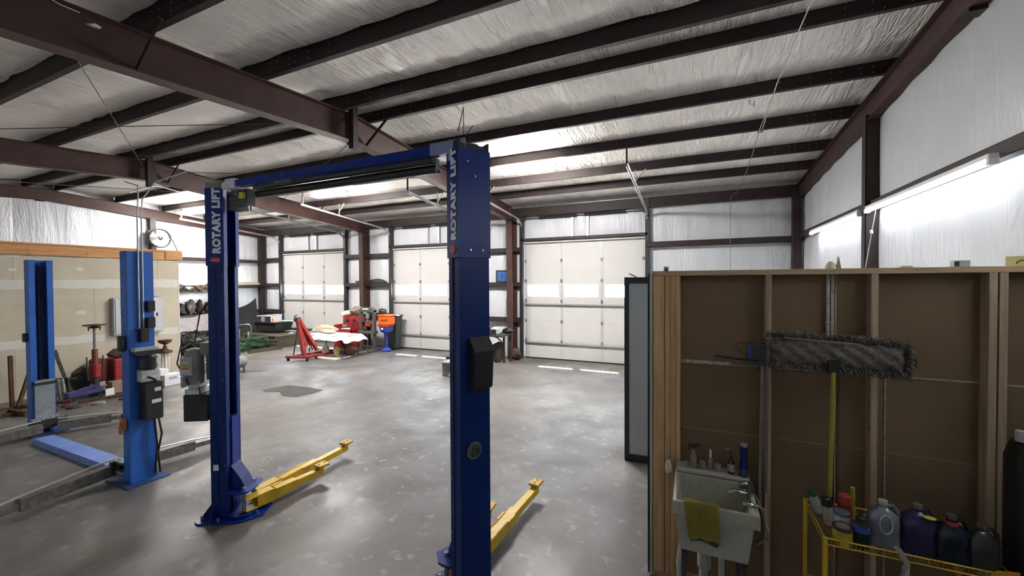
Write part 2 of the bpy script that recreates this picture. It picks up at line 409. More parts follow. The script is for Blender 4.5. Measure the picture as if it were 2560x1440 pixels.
for x0, x1, k in DOORS:
    c = (x0 + x1) / 2
    for a, b in ((x0, c - .26), (c - .26, c + .2), (c + .2, x1)): film_y(a, b, DH + .08, sheet_top, YN - .02, wn_, a)
    MB().box((x0 - .06, YN - .2, DH), (x1 + .06, YN - .02, DH + .08)).build('door_header', DARK_STEEL, wn_)
    for xx in (x0, x1):
        s = -1 if xx == x0 else 1
        MB().box((min(xx, xx + s * .1), YN - .2, 0), (max(xx, xx + s * .1), YN - .02, sheet_top)).build('door_jamb', mat('jamb_black', (.022, .022, .026), .5), wn_)
    for xx in (c - .26, c + .2):
        MB().box((xx - .035, YN - .1, DH + .08), (xx + .035, YN - .07, zb(11.7) - .12)).build('spring_anchor', GALV, wn_)
MB().box((XL - .3, YN, DH + .05), (XR + .3, YN + .12, 5.2)).build('outer_skin', GALV, wn_)
for i in range(0, len(xs), 2): MB().box((xs[i] - (.3 if i == 0 else 0), YN, -.05), (xs[i + 1] + (.3 if i == 6 else 0), YN + .12, DH + .05)).build('outer_skin', GALV, wn_)
for x, t in ((FR[0], .42), (FR[1], .36)):                        # frame columns
    m = MB(); zt = zb(11.4)
    m.faces([(x + s, y, z) for s in (-.005, .005) for y, z in ((11.78 - .30, 0), (11.78, 0), (11.78, zt), (11.78 - t, zt))], [(3, 2, 1, 0), (4, 5, 6, 7), (0, 1, 5, 4), (1, 2, 6, 5), (2, 3, 7, 6), (3, 0, 4, 7)])
    m.faces([(x + s, y, z) for s in (-.1, .1) for y, z in ((11.47, 0), (11.482, 0), (11.79 - t, zt), (11.778 - t, zt))], [(3, 2, 1, 0), (4, 5, 6, 7), (0, 1, 5, 4), (1, 2, 6, 5), (2, 3, 7, 6), (3, 0, 4, 7)])
    m.box((x - .1, 11.77, 0), (x + .1, 11.782, zt)); m.box((x - .12, 11.42, 0), (x + .12, 11.80, .015))
    m.box((x - .1, 11.40, zt - .42), (x + .1, 11.78, zt - .40)); m.box((x - .1, 11.36, zt - .42), (x + .1, 11.375, zt))
    m.build('frame_column', RED_IRON, wn_)
for x in (XR - .16, XL + .12):
    MB().box((x - .09, 11.50, 0), (x + .09, 11.70, zb(11.7) - .2)).build('corner_column', DARK_STEEL, wn_)

# ---- the doors
PANE = mat('frosted_pane', (.95, .97, 1), .05, 0, trans=1.0)
_n = PANE.node_tree.nodes; _l = PANE.node_tree.links
for _x in list(_n): _n.remove(_x)
_o = _n.new('ShaderNodeOutputMaterial'); _t = _n.new('ShaderNodeBsdfTransparent'); _g = _n.new('ShaderNodeBsdfGlossy'); _m = _n.new('ShaderNodeMixShader')
_t.inputs[0].default_value = (.93, .95, .96, 1); _g.inputs[1].default_value = .05; _m.inputs[0].default_value = .06
_l.new(_t.outputs[0], _m.inputs[1]); _l.new(_g.outputs[0], _m.inputs[2]); _l.new(_m.outputs[0], _o.inputs[0])
ZS = [.03, .56, 1.18, 1.80, 2.42, 3.04, DH]
def rounded(x0, x1, z0, z1, r, n=4):
    P = []
    for cx, cz, a0 in ((x1 - r, z0 + r, -90), (x1 - r, z1 - r, 0), (x0 + r, z1 - r, 90), (x0 + r, z0 + r, 180)):
        for k in range(n + 1): a = R(a0 + 90 * k / n); P.append((cx + r * math.cos(a), cz + r * math.sin(a)))
    return P
for x0, x1, k in DOORS:
    d = shell('door_%d' % k, 'white sectional garage door with a row of three small windows')
    yf = YN - .06; w = (x1 - x0) / 3
    for j in range(6):
        z0, z1 = ZS[j] + .0008, ZS[j + 1] - .0008
        m = MB()
        if j != 3: m.box((x0 + .01, yf, z0), (x1 - .01, yf + .045, z1))
        else:
            za, zc = z0 + .13, z1 - .12
            m.box((x0 + .01, yf, z0), (x1 - .01, yf + .045, za)); m.box((x0 + .01, yf, zc), (x1 - .01, yf + .045, z1))
            cuts_ = [x0 + .01] + [v for i in range(3) for v in (x0 + w * i + .1, x0 + w * (i + 1) - .1)] + [x1 - .01]
            for a, b in zip(cuts_[::2], cuts_[1::2]): m.box((a, yf, za), (b, yf + .045, zc))
        if j < 5: m.box((x0 + .01, yf + .018, z1 - .012), (x1 - .01, yf + .03, z1 + .012))
        sec = m.build('section', DOOR_M, d)
        if j == 3:
            for i in range(3):
                MB().prism(rounded(x0 + w * i + .1, x0 + w * (i + 1) - .1, z0 + .13, z1 - .12, .05), yf + .02, yf + .024, 'Y').build('pane', PANE, sec)
                fr = MB(); P1 = rounded(x0 + w * i + .085, x0 + w * (i + 1) - .085, z0 + .115, z1 - .105, .004); P2 = rounded(x0 + w * i + .115, x0 + w * (i + 1) - .115, z0 + .145, z1 - .135, .06); nn = len(P1)
                fr.faces([(p[0], yf - .008, p[1]) for p in P1 + P2] + [(p[0], yf, p[1]) for p in P1], [(t, (t + 1) % nn, nn + (t + 1) % nn, nn + t) for t in range(nn)] + [(t, (t + 1) % nn, 2 * nn + (t + 1) % nn, 2 * nn + t) for t in range(nn)])
                fr.build('window_frame', WHITE, sec)
        for xx in (x0 + .05, x0 + w, x0 + 2 * w, x1 - .05):
            MB().box((xx - .035, yf - .006, z0 + .005), (xx + .035, yf, z1 - .005)).build('stile', DOOR_LINE, sec)
    for zz in ZS[1:-1]:
        for xx in (x0 + .05, x0 + w, x0 + 2 * w, x1 - .05):
            h = MB(); h.box((xx - .03, yf - .015, zz - .05), (xx + .03, yf - .006, zz + .05)); h.tube([(xx - .035, yf - .02, zz), (xx + .035, yf - .02, zz)], .012, 6); h.build('hinge', mat('hinge_steel', (.25, .26, .27), .4, .7), d)
    for zz in (.47, 1.66, DH - .08):
        s = MB(); s.box((x0 + .02, yf - .055, zz), (x1 - .02, yf - .006, zz + .012)); s.box((x0 + .02, yf - .055, zz), (x1 - .02, yf - .05, zz + .06)); s.build('strut', DOOR_M if zz > 3 else GALV, d)
    MB().box((x0 + .01, yf - .004, 0), (x1 - .01, yf + .05, .035)).build('bottom_seal', BLACK, d)
    MB().tube([(x0 + .02, yf - .07, .56), (x0 + .02, yf - .07, DH)], .004, 5).build('lift_cable', GREASE, d)
    for xx, sgn in ((x0 - .03, -1), (x1 + .03, 1)):
        pts_ = [(YN - .10, .02), (YN - .10, 3.85)]
        for q in range(1, 8): a = q / 8 * PI / 2; pts_.append((YN - .10 - .45 * (1 - math.cos(a)), 3.85 + .45 * math.sin(a)))
        pts_ += [(YN - .6, 4.335), (8.0, 4.62)]
        t = MB()
        for (ya, za), (yb, zc) in zip(pts_, pts_[1:]):
            t.bar((xx, ya, za), (xx, yb, zc), .012, .055, (0, 1, .2)) if abs(zc - za) > abs(yb - ya) else t.bar((xx, ya, za), (xx, yb, zc), .012, .055)
            t.bar((xx + sgn * .02, ya, za), (xx + sgn * .02, yb, zc), .035, .01, (0, 1, .2)) if abs(zc - za) > abs(yb - ya) else t.bar((xx + sgn * .02, ya, za + .026), (xx + sgn * .02, yb, zc + .026), .035, .008)
        t.build('track', GALV, d)
        MB().bar((xx, 8.06, 4.6), (xx, 8.06, 5.0), .03, .03).build('track_hanger', GREASE, d); hg = MB(); hg.bar((xx, 9.35, 4.5), (xx, 9.35, 4.87), .02, .02); hg.bar((xx + .22, 9.35, 4.87), (xx, 9.35, 4.62), .02, .02); hg.build('track_hanger', GALV, d)
    sh = MB(); sh.tube([(x0 - .05, YN - .13, 4.36), (x1 + .05, YN - .13, 4.36)], .014, 8); cx = (x0 + x1) / 2
    sh.build('torsion_shaft', GREASE, d)
    for s in (-1, 1):
        MB().tube([(cx + s * .12, YN - .13, 4.36), (cx + s * 1.3, YN - .13, 4.36)], .038, 10).build('torsion_spring', BLACK, d)
        MB().tube([(cx + s * 1.78, YN - .13, 4.36), (cx + s * 1.86, YN - .13, 4.36)], .065, 12).build('cable_drum', GREASE, d)

# ---- east wall (right), west wall, south wall
we = shell('wall_east', 'right gable wall lined with white insulation')
zt = lambda y: zb(y) - .05
segE = [(YS, 1.0), (1.0, 4.6), (4.6, 7.43), (7.43, YN)]
for a, b in segE:
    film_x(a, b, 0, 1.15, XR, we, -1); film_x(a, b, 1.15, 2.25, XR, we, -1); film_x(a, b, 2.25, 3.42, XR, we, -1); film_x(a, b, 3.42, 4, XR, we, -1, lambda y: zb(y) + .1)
MB().box((XR + .02, YS - .3, -.05), (XR + .14, YN + .3, 5.5)).build('outer_skin', GALV, we)
for z in (1.15, 2.25, 3.40):
    g = MB(); g.box((XR - .11, YS, z), (XR - .105, YN - .2, z + .13)); g.box((XR - .11, YS, z), (XR, YN - .2, z + .006)); g.box((XR - .11, YS, z + .124), (XR, YN - .2, z + .13)); g.build('girt', DARK_STEEL, we)
for y in (7.43, 1.0):
    m = MB(); m.box((XR - .17, y - .07, 0), (XR - .16, y + .07, zb(y) - .25)); m.box((XR - .17, y - .005, 0), (XR, y + .005, zb(y) - .25)); m.box((XR - .17, y + .065, 0), (XR, y + .07, zb(y) - .25)); m.box((XR - .17, y - .07, 0), (XR, y - .065, zb(y) - .25)); m.build('gable_column', DARK_STEEL, we)
ww = shell('wall_west', 'far left gable wall lined with white insulation')
for a, b in ((YS, 1.4), (1.4, 4.6), (4.6, 7.72), (7.72, YN)):
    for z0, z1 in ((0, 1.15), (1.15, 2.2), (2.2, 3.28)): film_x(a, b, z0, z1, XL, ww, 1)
    film_x(a, b, 3.28, 4, XL, ww, 1, lambda y: zb(y) + .1)
MB().box((XL - .14, YS - .3, -.05), (XL - .02, YN + .3, 5.5)).build('outer_skin', GALV, ww)
for z in (1.15, 2.2, 3.26):
    g = MB(); g.box((XL + .16, YS, z), (XL + .165, YN - .2, z + .12)); g.box((XL, YS, z), (XL + .165, YN - .2, z + .006)); g.box((XL, YS, z + .114), (XL + .165, YN - .2, z + .12)); g.build('girt', DARK_STEEL, ww)
MB().box((XL + .02, 7.64, 0), (XL + .2, 7.80, zb(7.7) - .3)).build('gable_column', DARK_STEEL, ww)
ws = shell('wall_south'); 
for a, b in ((XL, -11.3), (-11.3, -5.2), (-5.2, XR)): film_y(a, b, 0, zb(YS) + .02, YS, ws, 0, -1)
MB().box((XL - .3, YS - .2, -.05), (XR + .3, YS - .08, 5.0)).build('outer_skin', GALV, ws)

# ---- stud partition at the right
wp = shell('wall_partition', 'open stud partition backed with brown board paper')
PY = 3.44
def stud(x0, x1, m_=STUD_M, z1=2.44, y0=PY, y1=PY + .089):
    return MB().box((x0, y0, .038), (x1, y1, z1)).build('stud', m_, wp, bevel=.002)
for x0, x1 in ((-.295, -.208), (-.204, -.166), (-.164, -.126), (-.124, -.090)): stud(x0, x1)
for x0 in (.484, 1.088, 1.652, 1.698, 2.26): stud(x0, x0 + .038, STUD2_M)
MB().box((-.30, PY - .001, 2.44), (XR - .02, PY + .09, 2.478)).build('top_plate', PLATE_M, wp, bevel=.002)
MB().box((-.30, PY, 0), (XR - .02, PY + .089, .038)).build('sole_plate', PLATE_M, wp, bevel=.002)
for x0, x1 in ((-.29, .92), (.924, 2.14), (2.144, XR - .02)):
    for z0, z1 in ((0, 1.218), (1.222, 2.47)): MB().box((x0, PY + .0895, z0), (x1, PY + .102, z1)).build('board', PAPER, wp)
MB().box((-.318, PY - .005, 0), (-.300, PY + .106, 2.47)).build('end_strip', MUD, wp)
MB().box((-.334, PY - .012, .02), (-.318, PY + .106, 2.46)).build('corner_edging', BLACKP, wp)
SEAM = mat('board_edge_tape', (.36, .33, .29), .8, 0, .35, 30)
m = MB(); m.box((-.085, PY + .085, 1.745), (.46, PY + .0895, 1.752)); m.box((.524, PY + .085, 1.742), (1.08, PY + .0895, 1.748)); m.box((1.13, PY + .085, 1.74), (1.65, PY + .0895, 1.75)); m.box((1.75, PY + .085, 1.735), (2.2, PY + .0895, 1.745)); m.build('board_seam', SEAM, wp)
MB().box((-.08, PY + .082, 1.742), (.27, PY + .0885, 1.768)).build('edge_tape', mat('printed_tape', (.46, .43, .38), .8, 0, .5, 45), wp)
for x in (.862, .886): MB().box((x, PY + .06, 1.9), (x + .017, PY + .088, 2.44)).build('edge_tape', mat('printed_tape'  , (.4, .4, .4)), wp)
MB().box((1.188, PY + .085, .2), (1.198, PY + .0895, 1.74)).build('board_seam', SEAM, wp)
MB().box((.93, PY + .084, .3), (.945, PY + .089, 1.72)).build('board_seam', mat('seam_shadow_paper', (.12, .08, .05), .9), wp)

# ---- drywall office wall at the left
wo = shell('wall_office', 'unpainted taped drywall wall with a pine header')
OX = -12.7
def dry(y0, y1, z0, z1): MB().box((OX - .06, y0 + .002, z0 + .002), (OX, y1 - .002, z1 - .002)).build('drywall_sheet', DRYWALL, wo)
for z0, z1, ofs in ((0, 1.22, 0), (1.22, 2.44, 1.22), (2.44, 3.02, 0)):
    y = YS + .1 - ofs
    while y < 6.27:
        a, b = max(y, YS + .1), min(y + 2.44, 6.27)
        if b > a: dry(a, b, z0, z1)
        y += 2.44
def mudband(z, h, seed):
    rnd = random.Random(seed); n = 60; P = []
    tops = [(YS + .1 + (6.25 - YS - .1) * i / n, z + h / 2 + rnd.uniform(-.02, .02)) for i in range(n + 1)]
    bots = [(y, z - h / 2 + rnd.uniform(-.02, .02)) for y, _ in tops][::-1]
    MB().prism(tops + bots, OX, OX + .003, 'X').build('joint_compound', MUD, wo)
mudband(2.40, .20, 3); mudband(1.15, .17, 4); mudband(3.0, .03, 5)
for y, z, r in ((4.35, 2.74, .07), (4.35, 1.75, .09), (3.35, 2.70, .06), (5.6, .85, .1)):
    MB().lathe([(0, 0), (r, .001), (r * .9, .003), (0, .003)], (OX, y, z), 12, 'X', 1, .6).build('joint_compound', MUD, wo)
MB().box((OX - .03, 6.255, 0), (OX + .006, 6.285, 3.02)).build('corner_bead', MUD, wo)
for a, b in ((YS + .1, 3.55), (3.552, 6.31)):
    MB().box((OX - .05, a, 3.02), (OX + .05, b, 3.235)).build('header_board', HEADER_M, wo, bevel=.004)
MB().box((OX - .14, YS + .1, 3.235), (OX + .07, 6.33, 3.275)).build('header_cap', HEADER_M, wo, bevel=.003)
MB().box((OX - .12, 5.95, 3.03), (OX + .075, 6.34, 3.24)).build('header_block', HEADER_M, wo, bevel=.01)
MB().box((XL + .3, 6.15, 0), (OX - .06, 6.27, 3.2)).build('return_wall', DRYWALL, wo)

# ---- lamps
EM = mat('led_diffuser', (1, .965, .93), .5, emit=LED)
EMT = mat('tube_glow', (.93, .97, 1), .5, emit=TUBE)
def led(x, y, label, group='wraparound ceiling lights'):
    t = thing('ceiling_light', label, 'ceiling light', (x, y, zb(y) - .15), 0, group)
    MB().lathe([(.0, .08), (.03, .08), (.03, .15), (0, .15)], (0, 0, 0), 8).build('mount', WHITE, t)
    MB().prism(rounded(-.66, .66, -.118, .118, .08, 5), .045, .085).build('housing', WHITE, t)
    g = MB(); P = rounded(-.68, .68, -.15, .15, .1, 5); Q = rounded(-.6, .6, -.09, .09, .07, 5); n = len(P)  # lens wider than the housing; glowing top rim shaped to brighten the ceiling
    g.faces([(a, b, .05) for a, b in P] + [(a, b, .015) for a, b in P] + [(a, b, -.02) for a, b in Q], [(t_, (t_ + 1) % n, n + (t_ + 1) % n, n + t_) for t_ in range(n)] + [(n + t_, n + (t_ + 1) % n, 2 * n + (t_ + 1) % n, 2 * n + t_) for t_ in range(n)] + [tuple(range(2 * n, 3 * n)), tuple(range(n))])
    g.build('diffuser', EM, t)
    for s in (-1, 1): MB().box((s * .66 - .02, -.13, .0), (s * .66 + .02, .13, .05)).build('end_cap', WHITE, t, bevel=.01)
    return t
led(-3.25, 8.13, 'glowing white wraparound light above the garage door nearest the wooden stud partition')
led(-9.05, 8.13, 'glowing white wraparound light below the crossbeam of the dark blue lift')
led(-15.6, 8.13, 'glowing white ceiling light farthest left, partly behind the left dark blue lift post')
def strip(y0, y1, label):
    yc = (y0 + y1) / 2; L = (y1 - y0) / 2
    t = thing('strip_light', label, 'strip light', (XR - .17, yc, 3.37), 0, 'fluorescent strips on the right wall girt')
    MB().box((-.03, -L, .02), (.04, L, .07)).build('housing', WHITE, t, bevel=.008)
    MB().tube([(-.01, -L + .03, -.005), (-.01, L - .03, -.005)], .022, 10).build('tube', EMT, t)
    for s in (-1, 1): MB().box((-.035, s * L - .02, -.03), (.03, s * L + .02, .03)).build('lamp_holder', WHITE, t, bevel=.004)
strip(7.58, 10.25, 'farther fluorescent strip, between the two posts on the right wall')
strip(4.66, 7.28, 'nearer fluorescent strip, right of the brown post on the right wall')
strip(1.5, 4.0, 'fluorescent strip on the right wall nearest the camera')

# ================================================================ THE DARK BLUE TWO POST LIFT
LC = -2.98
lift = thing('two_post_lift', 'large dark blue two-post car lift with yellow arms standing in the middle of the shop', 'car lift', (LC, 2.55, 0))
def lcol(side):
    """side -1 left column, +1 right column. column frame: x depth (back to opening), y width"""
    if side < 0: o, xd, yd = (-4.453 - LC, 2.45 - 2.55, 0), (.866, .5, 0), (-.5, .866, 0)
    else: o, xd, yd = (-1.507 - LC, 2.45 - 2.55, 0), (-.866, .5, 0), (.5, .866, 0)
    return basis(xd, yd, (0, 0, 1), o)
for side in (-1, 1):
    X = lcol(side); H1, H2 = 2.60, 3.355
    w, d = .25, .155
    m = MB(X)
    prof = [(0, 0), (d * .42, 0), (d * .42 + .008, .010), (d * .62, .010), (d * .62 + .008, 0), (d, 0), (d, .062), (d - .035, .062), (d - .035, .055), (d - .007, .055), (d - .007, .008), (.007, .008)]
    prof2 = prof + [(a, w - b) for a, b in prof[::-1]]
    m.prism(prof2, .012, H1)
    c = m.build('column', LBLUE_D, lift)
    g = .009
    m = MB(X); a, b = -g, w + g
    m.prism([(-g, -g), (d + g, -g), (d + g, .05), (d + g - .006, .05), (d + g - .006, -g + .006), (-g + .006, -g + .006), (-g + .006, w + g - .006), (d + g - .006, w + g - .006), (d + g - .006, w - .05), (d + g, w - .05), (d + g, w + g), (-g, w + g)], 2.575, H2)
    ext = m.build('column_extension', mat('extension_blue', (.003, .024, .19), .38, 0, .06, 3, spec=.3), lift)
    # base plate and gussets
    m = MB(X); m.prism([(-.13, -.05), (-.08, -.09), (.30, -.11), (.49, .02), (.49, w - .02), (.30, w + .11), (-.08, w + .09), (-.13, w + .05)], 0, .014); m.build('base_plate', LBLUE, lift, bevel=.003)
    m = MB(X)
    for yy in (.0, w - .01): MB(X).faces([(x_, y_, z_) for y_ in (yy, yy + .01) for x_, z_ in ((0, .012), (-.11, .012), (0, .16))], [(0, 1, 2), (5, 4, 3), (0, 1, 4, 3), (1, 2, 5, 4), (2, 0, 3, 5)]).build('gusset', LBLUE_D, lift)
    m = MB(X); m.faces([(x_, y_, z_) for x_ in (.02, .03) for y_, z_ in ((0, .012), (-.09, .012), (0, .14))], [(0, 1, 2), (5, 4, 3), (0, 1, 4, 3), (1, 2, 5, 4), (2, 0, 3, 5)])
    m.build('gusset', LBLUE_D, lift)
    for bx, by in ((-.09, .0), (-.09, w), (.10, -.07), (.10, w + .07), (.42, .03), (.42, w - .03)):
        MB(X).tube([(bx, by, .012), (bx, by, .05)], .013, 6).build('anchor_bolt', GREY, lift)
    # carriage, yoke and pins
    m = MB(X); m.box((d - .03, .07, .05), (d + .015, w - .07, 1.02)); m.box((.02, .012, .3), (d - .04, w - .012, .95)); m.build('carriage', LBLUE, lift)
    m = MB(X); YK = [(d, -.015), (d + .10, -.06), (d + .21, -.02), (d + .23, w / 2), (d + .21, w + .02), (d + .10, w + .06), (d, w + .015)]
    m.prism(YK, .262, .278); m.build('yoke_plate', LBLUE, lift); m = MB(X); m.prism(YK, .03, .045); m.build('yoke_plate', LBLUE, lift)
    m = MB(X)
    for yy in (.045, w - .055): m.faces([(x_, y_, z_) for y_ in (yy, yy + .01) for x_, z_ in ((d + .01, .275), (d + .15, .275), (d + .10, .38), (d + .01, .52))], [(0, 1, 2, 3), (7, 6, 5, 4), (0, 1, 5, 4), (1, 2, 6, 5), (2, 3, 7, 6), (3, 0, 4, 7)])
    m.box((d + .005, .05, .275), (d + .015, w - .05, .52)); m.faces([(d + .105 + e, y_, .38 + f_) for y_, e, f_ in ((.045, 0, 0), (w - .045, 0, 0), (w - .045, .05, -.105), (.045, .05, -.105))] + [(d + .012, .045, .525), (d + .012, w - .045, .525)], [(0, 1, 2, 3), (4, 5, 1, 0)]); m.build('carriage_gusset', LBLUE_D, lift)
    for by in (.03, w - .03):
        MB(X).tube([(d + .14, by, .02), (d + .14, by, .30)], .02, 10).build('pivot_pin', GREY, lift)
        MB(X).lathe([(.045, .26), (.05, .27)], (d + .14, by, -.21), 14).build('gear_washer', BLACK, lift)
    # arms (world directions, mirrored)
    s = side
    P1 = X @ Vector((d + .14, w - .03, 0)); P2 = X @ Vector((d + .14, .03, 0))
    for kk, (P, T) in enumerate(((P1, Vector((s * (1.405), 4.13 - 2.55, 0))), (P2, Vector((s * (1.14), 3.50 - 2.55, 0))))):
        P = Vector((P.x, P.y, 0)); dirn = (T - P).normalized(); sd = dirn.cross(Vector((0, 0, 1)))
        L = (T - P).length; A = MB()
        zc = .115; m1 = P + dirn * .16; m2 = P + dirn * (L * .62)
        # forked root: two plates opening toward the pivot
        for q in (-1, 1):
            A.bar(P + Vector((0, 0, zc + q * .058)), m1 + dirn * .12 + Vector((0, 0, zc + q * .058)), .11, .014)
            A.bar(m1 + sd * .052 * q - dirn * .05 + Vector((0, 0, zc)), m2 - dirn * .2 + sd * .047 * q + Vector((0, 0, zc)), .008, .115)
        A.bar(m1 + dirn * .15 + Vector((0, 0, zc)), m2 + Vector((0, 0, zc)), .098, .095)
        arm = A.build('lift_arm', YEL, lift, bevel=.003)
        B_ = MB(); B_.bar(m2 - dirn * .06 + Vector((0, 0, zc)), T + Vector((0, 0, zc)), .074, .072); B_.build('arm_extension', YEL, arm, bevel=.003)
        B_ = MB(); B_.bar(T - dirn * .02 + Vector((0, 0, zc + .035)), T - dirn * .02 + Vector((0, 0, zc + .06)), .07, .07); B_.build('pad_post', YEL, arm)
        B_ = MB(); B_.bar(T - dirn * .07 + Vector((0, 0, zc + .068)), T + dirn * .07 + Vector((0, 0, zc + .068)), .12, .028); B_.build('lift_pad', mat('worn_pad_yellow', (.62, .38, .06), .6, 0, .35, 30), arm, bevel=.004)
        B_ = MB()
        for q in (-.035, .035): B_.tube([T + dirn * q + Vector((0, 0, zc + .08)), T + dirn * q + Vector((0, 0, zc + .086))], .010, 8)
        B_.build('pad_bolts', BLACK, arm, stuff=True)
        B_ = MB()
        for q in (-1, 1): B_.bar(m2 - dirn * .25 + sd * .055 * q + Vector((0, 0, zc + .05)), m2 - dirn * .12 + sd * .055 * q + Vector((0, 0, zc + .05)), .02, .012)
        B_.build('arm_stops', YEL, arm, stuff=True)
    # lettering on the front side (y = 0 face), reading upward
    fx = -g
    if side < 0: # x depth runs left to right in view; face normal is -y
        rot = basis(X.to_3x3() @ Vector((0, 0, 1)), X.to_3x3() @ Vector((-1, 0, 0))).to_3x3().to_4x4(); base = X @ Vector((.128, -g - .001, 2.70))
    else:
        rot = basis(Vector((0, 0, 1)), X.to_3x3() @ Vector((1, 0, 0))).to_3x3().to_4x4(); base = X @ Vector((.028, -g - .001, 2.70))
    text('lettering', 'ROTARY LIFT', mat('letter_white', (.80, .86, .92), .5), ext, .098, base, rot, .0012, .0062, 1.0, 1.13)
    lx = .078
    MB(X).lathe([(0, 0), (.050, 0), (.050, -.002), (0, -.002)], (lx, -g, 2.635), 24, 'Y', 1, .62).build('logo', mat('logo_red', (.6, .02, .03), .4), ext)
    MB(X).lathe([(0, 0), (.044, 0), (.044, -.001), (0, -.001)], (lx, -g - .002, 2.635), 24, 'Y', 1, .52).build('logo', mat('logo_dark_red', (.5, .01, .03), .4), ext)
    lb = X @ Vector(((.078 + .034) if side < 0 else (.078 - .034) if False else (.078 + .034), -g - .004, 2.628))
    if side < 0:
        r2 = basis(X.to_3x3() @ Vector((1, 0, 0)), Vector((0, 0, 1))).to_3x3().to_4x4(); lb = X @ Vector((.078 - .036, -g - .0035, 2.624))
    else:
        r2 = basis(X.to_3x3() @ Vector((-1, 0, 0)), Vector((0, 0, 1))).to_3x3().to_4x4(); lb = X @ Vector((.078 + .036, -g - .0035, 2.624))
    text('logo_lettering', 'Rotary', mat('letter_white', (1, 1, 1)), ext, .027, lb, r2, .0008, .0006, 1)
    for by, bz in ((.07, 3.26), (.13, 3.16), (.09, 2.63), (.19, 2.63)):
        MB(X).lathe([(.0, 0), (.010, 0), (.008, -.006), (0, -.006)], (-g, by, bz), 8, 'X').build('bolt', mat('bolt_zinc', (.35, .38, .42), .3, .8), ext)
    for bz in (2.48, 1.72, 1.42, .95, .55):
        MB(X).lathe([(0, 0), (.006, 0), (.006, -.004), (0, -.004)], (d - .02, -.001, bz), 6, 'Y').build('bolt', mat('bolt_zinc', (1, 1, 1)), lift)
    # top bracket carrying the beam
    m = MB(X); m.box((-.005, .0, H2 - .02), (.16, .012, H2 + .06)); m.box((-.005, w - .012, H2 - .02), (.16, w, H2 + .06)); m.box((0, .01, H2 - .01), (.01, w - .01, H2 + .03)); m.build('top_bracket', BLACKP if side > 0 else GREY, lift)
    MB(X).tube([(.08, .06, H2 + .02), (.08, w - .06, H2 + .02)], .05, 16).build('cable_pulley', GREASE, lift)
    m = MB(X); m.tube([(d * .55, .11, 1.0), (d * .55, .11, H2)], .006, 6); m.tube([(d * .4, .15, .9), (d * .4, .15, H2)], .012, 6); m.build('cable', GREY, lift)
# overhead beam with shutoff bar
m = MB(); m.box((-1.20, -.045, 3.352), (1.48, .055, 3.412)); m.build('crossbeam', LBLUE, lift, bevel=.004)
m = MB(); m.box((1.20, -.055, 3.335), (1.50, -.045, 3.425)); m.box((1.36, -.06, 3.28), (1.49, -.048, 3.425)); m.build('beam_plate', mat('beam_plate_glare', (.30, .35, .62), .3), lift)  # pale tint painted in for light glaring off the blue plate
m = MB(); m.box((-1.24, -.06, 3.33), (-1.10, .07, 3.425)); m.tube([(-1.25, -.062, 3.36), (-1.25, -.052, 3.36)], .04, 14); m.build('beam_bracket', mat('beam_bracket_glare', (.7, .72, .78), .3), lift)  # whitened colour stands for light reflecting at the beam end
for x in (-.62, -.42): MB().lathe([(.0, 0), (.016, 0), (.012, -.012), (0, -.012)], (x, -.045, 3.385), 8, 'Y').build('bolt', mat('bolt_blue', (.03, .07, .4), .3), lift)
MB().tube([(-.98, .10, 3.285), (1.16, .10, 3.285)], .036, 14).build('shutoff_bar', BLACKP, lift, smooth=True)
MB().box((-.95, .03, 3.318), (1.16, .08, 3.352)).build('shutoff_channel', mat('channel_grey', (.06, .07, .08), .4), lift)
m = MB(); m.box((1.155, .07, 3.24), (1.165, .12, 3.36)); m.tube([(1.13, .10, 3.26), (1.19, .10, 3.26)], .012, 8); m.build('shutoff_hanger', GREY, lift)
m = MB(); m.box((-.60, -.0, 3.335), (-.36, .03, 3.352)); m.build('bar_clip', GREY, lift)
m = MB(); m.box((-1.20, .02, 3.18), (-1.02, .10, 3.33)); m.box((-1.33, .02, 3.14), (-1.19, .14, 3.28)); m.build('switch_bracket', mat('bracket_dark_grey', (.05, .055, .06), .5), lift)
MB().box((-1.115, -.005, 3.235), (-1.045, .02, 3.295)).build('caution_label', mat('sticker_yellow', (.62, .62, .03), .6), lift)
# electrical box, cover cap on the back of the right column
X = lcol(1)
m = MB(X)
m.faces([(x_, y_, z_) for y_ in (.075, .235) for x_, z_ in ((0, 1.60), (-.07, 1.64), (-.085, 1.90), (0, 1.99))], [(0, 1, 2, 3), (7, 6, 5, 4), (0, 1, 5, 4), (1, 2, 6, 5), (2, 3, 7, 6), (3, 0, 4, 7)])
bx = m.build('lock_cover', mat('cover_black', (.014, .014, .014), .55), lift, bevel=.006)
m = MB(X); m.faces([(x_, y_, z_) for y_ in (.072, .238) for x_, z_ in ((-.088, 1.895), (-.01, 1.995), (-.008, 2.0), (-.092, 1.905))], [(0, 1, 2, 3), (7, 6, 5, 4), (0, 1, 5, 4), (1, 2, 6, 5), (2, 3, 7, 6), (3, 0, 4, 7)]); m.build('cover_flap', mat('flap_grey', (.05, .05, .05), .5), bx)
MB(X).lathe([(0, 0), (.066, 0), (.066, -.008), (.058, -.012), (0, -.012)], (0, .108, 1.175), 28, 'X').build('access_cap', mat('cap_dark', (.035, .04, .04), .45, 0, .4, 30), lift)
MB(X).lathe([(.056, -.012), (.052, -.014), (.050, -.012)], (0, .108, 1.175), 28, 'X').build('access_cap', GREY, lift)
m = MB(X); m.tube([(-.03, .08, 1.97), (-.03, .065, 1.97)], .014, 10); m.build('knob', BLACKP, lift)
m = MB(X); m.tube([(.1, .1, H2 + .02), (.1, .1, H2 + .17), (.1, .1, H2 + .33)], .003, 5); m.tube([(.1, .1, H2 + .1), (.0, .12, H2 + .17)], .003, 5); m.tube([(.1, .1, H2 + .33), (.04, .02, H2 + .12)], .003, 5); m.build('cable_antenna', GREASE, lift)
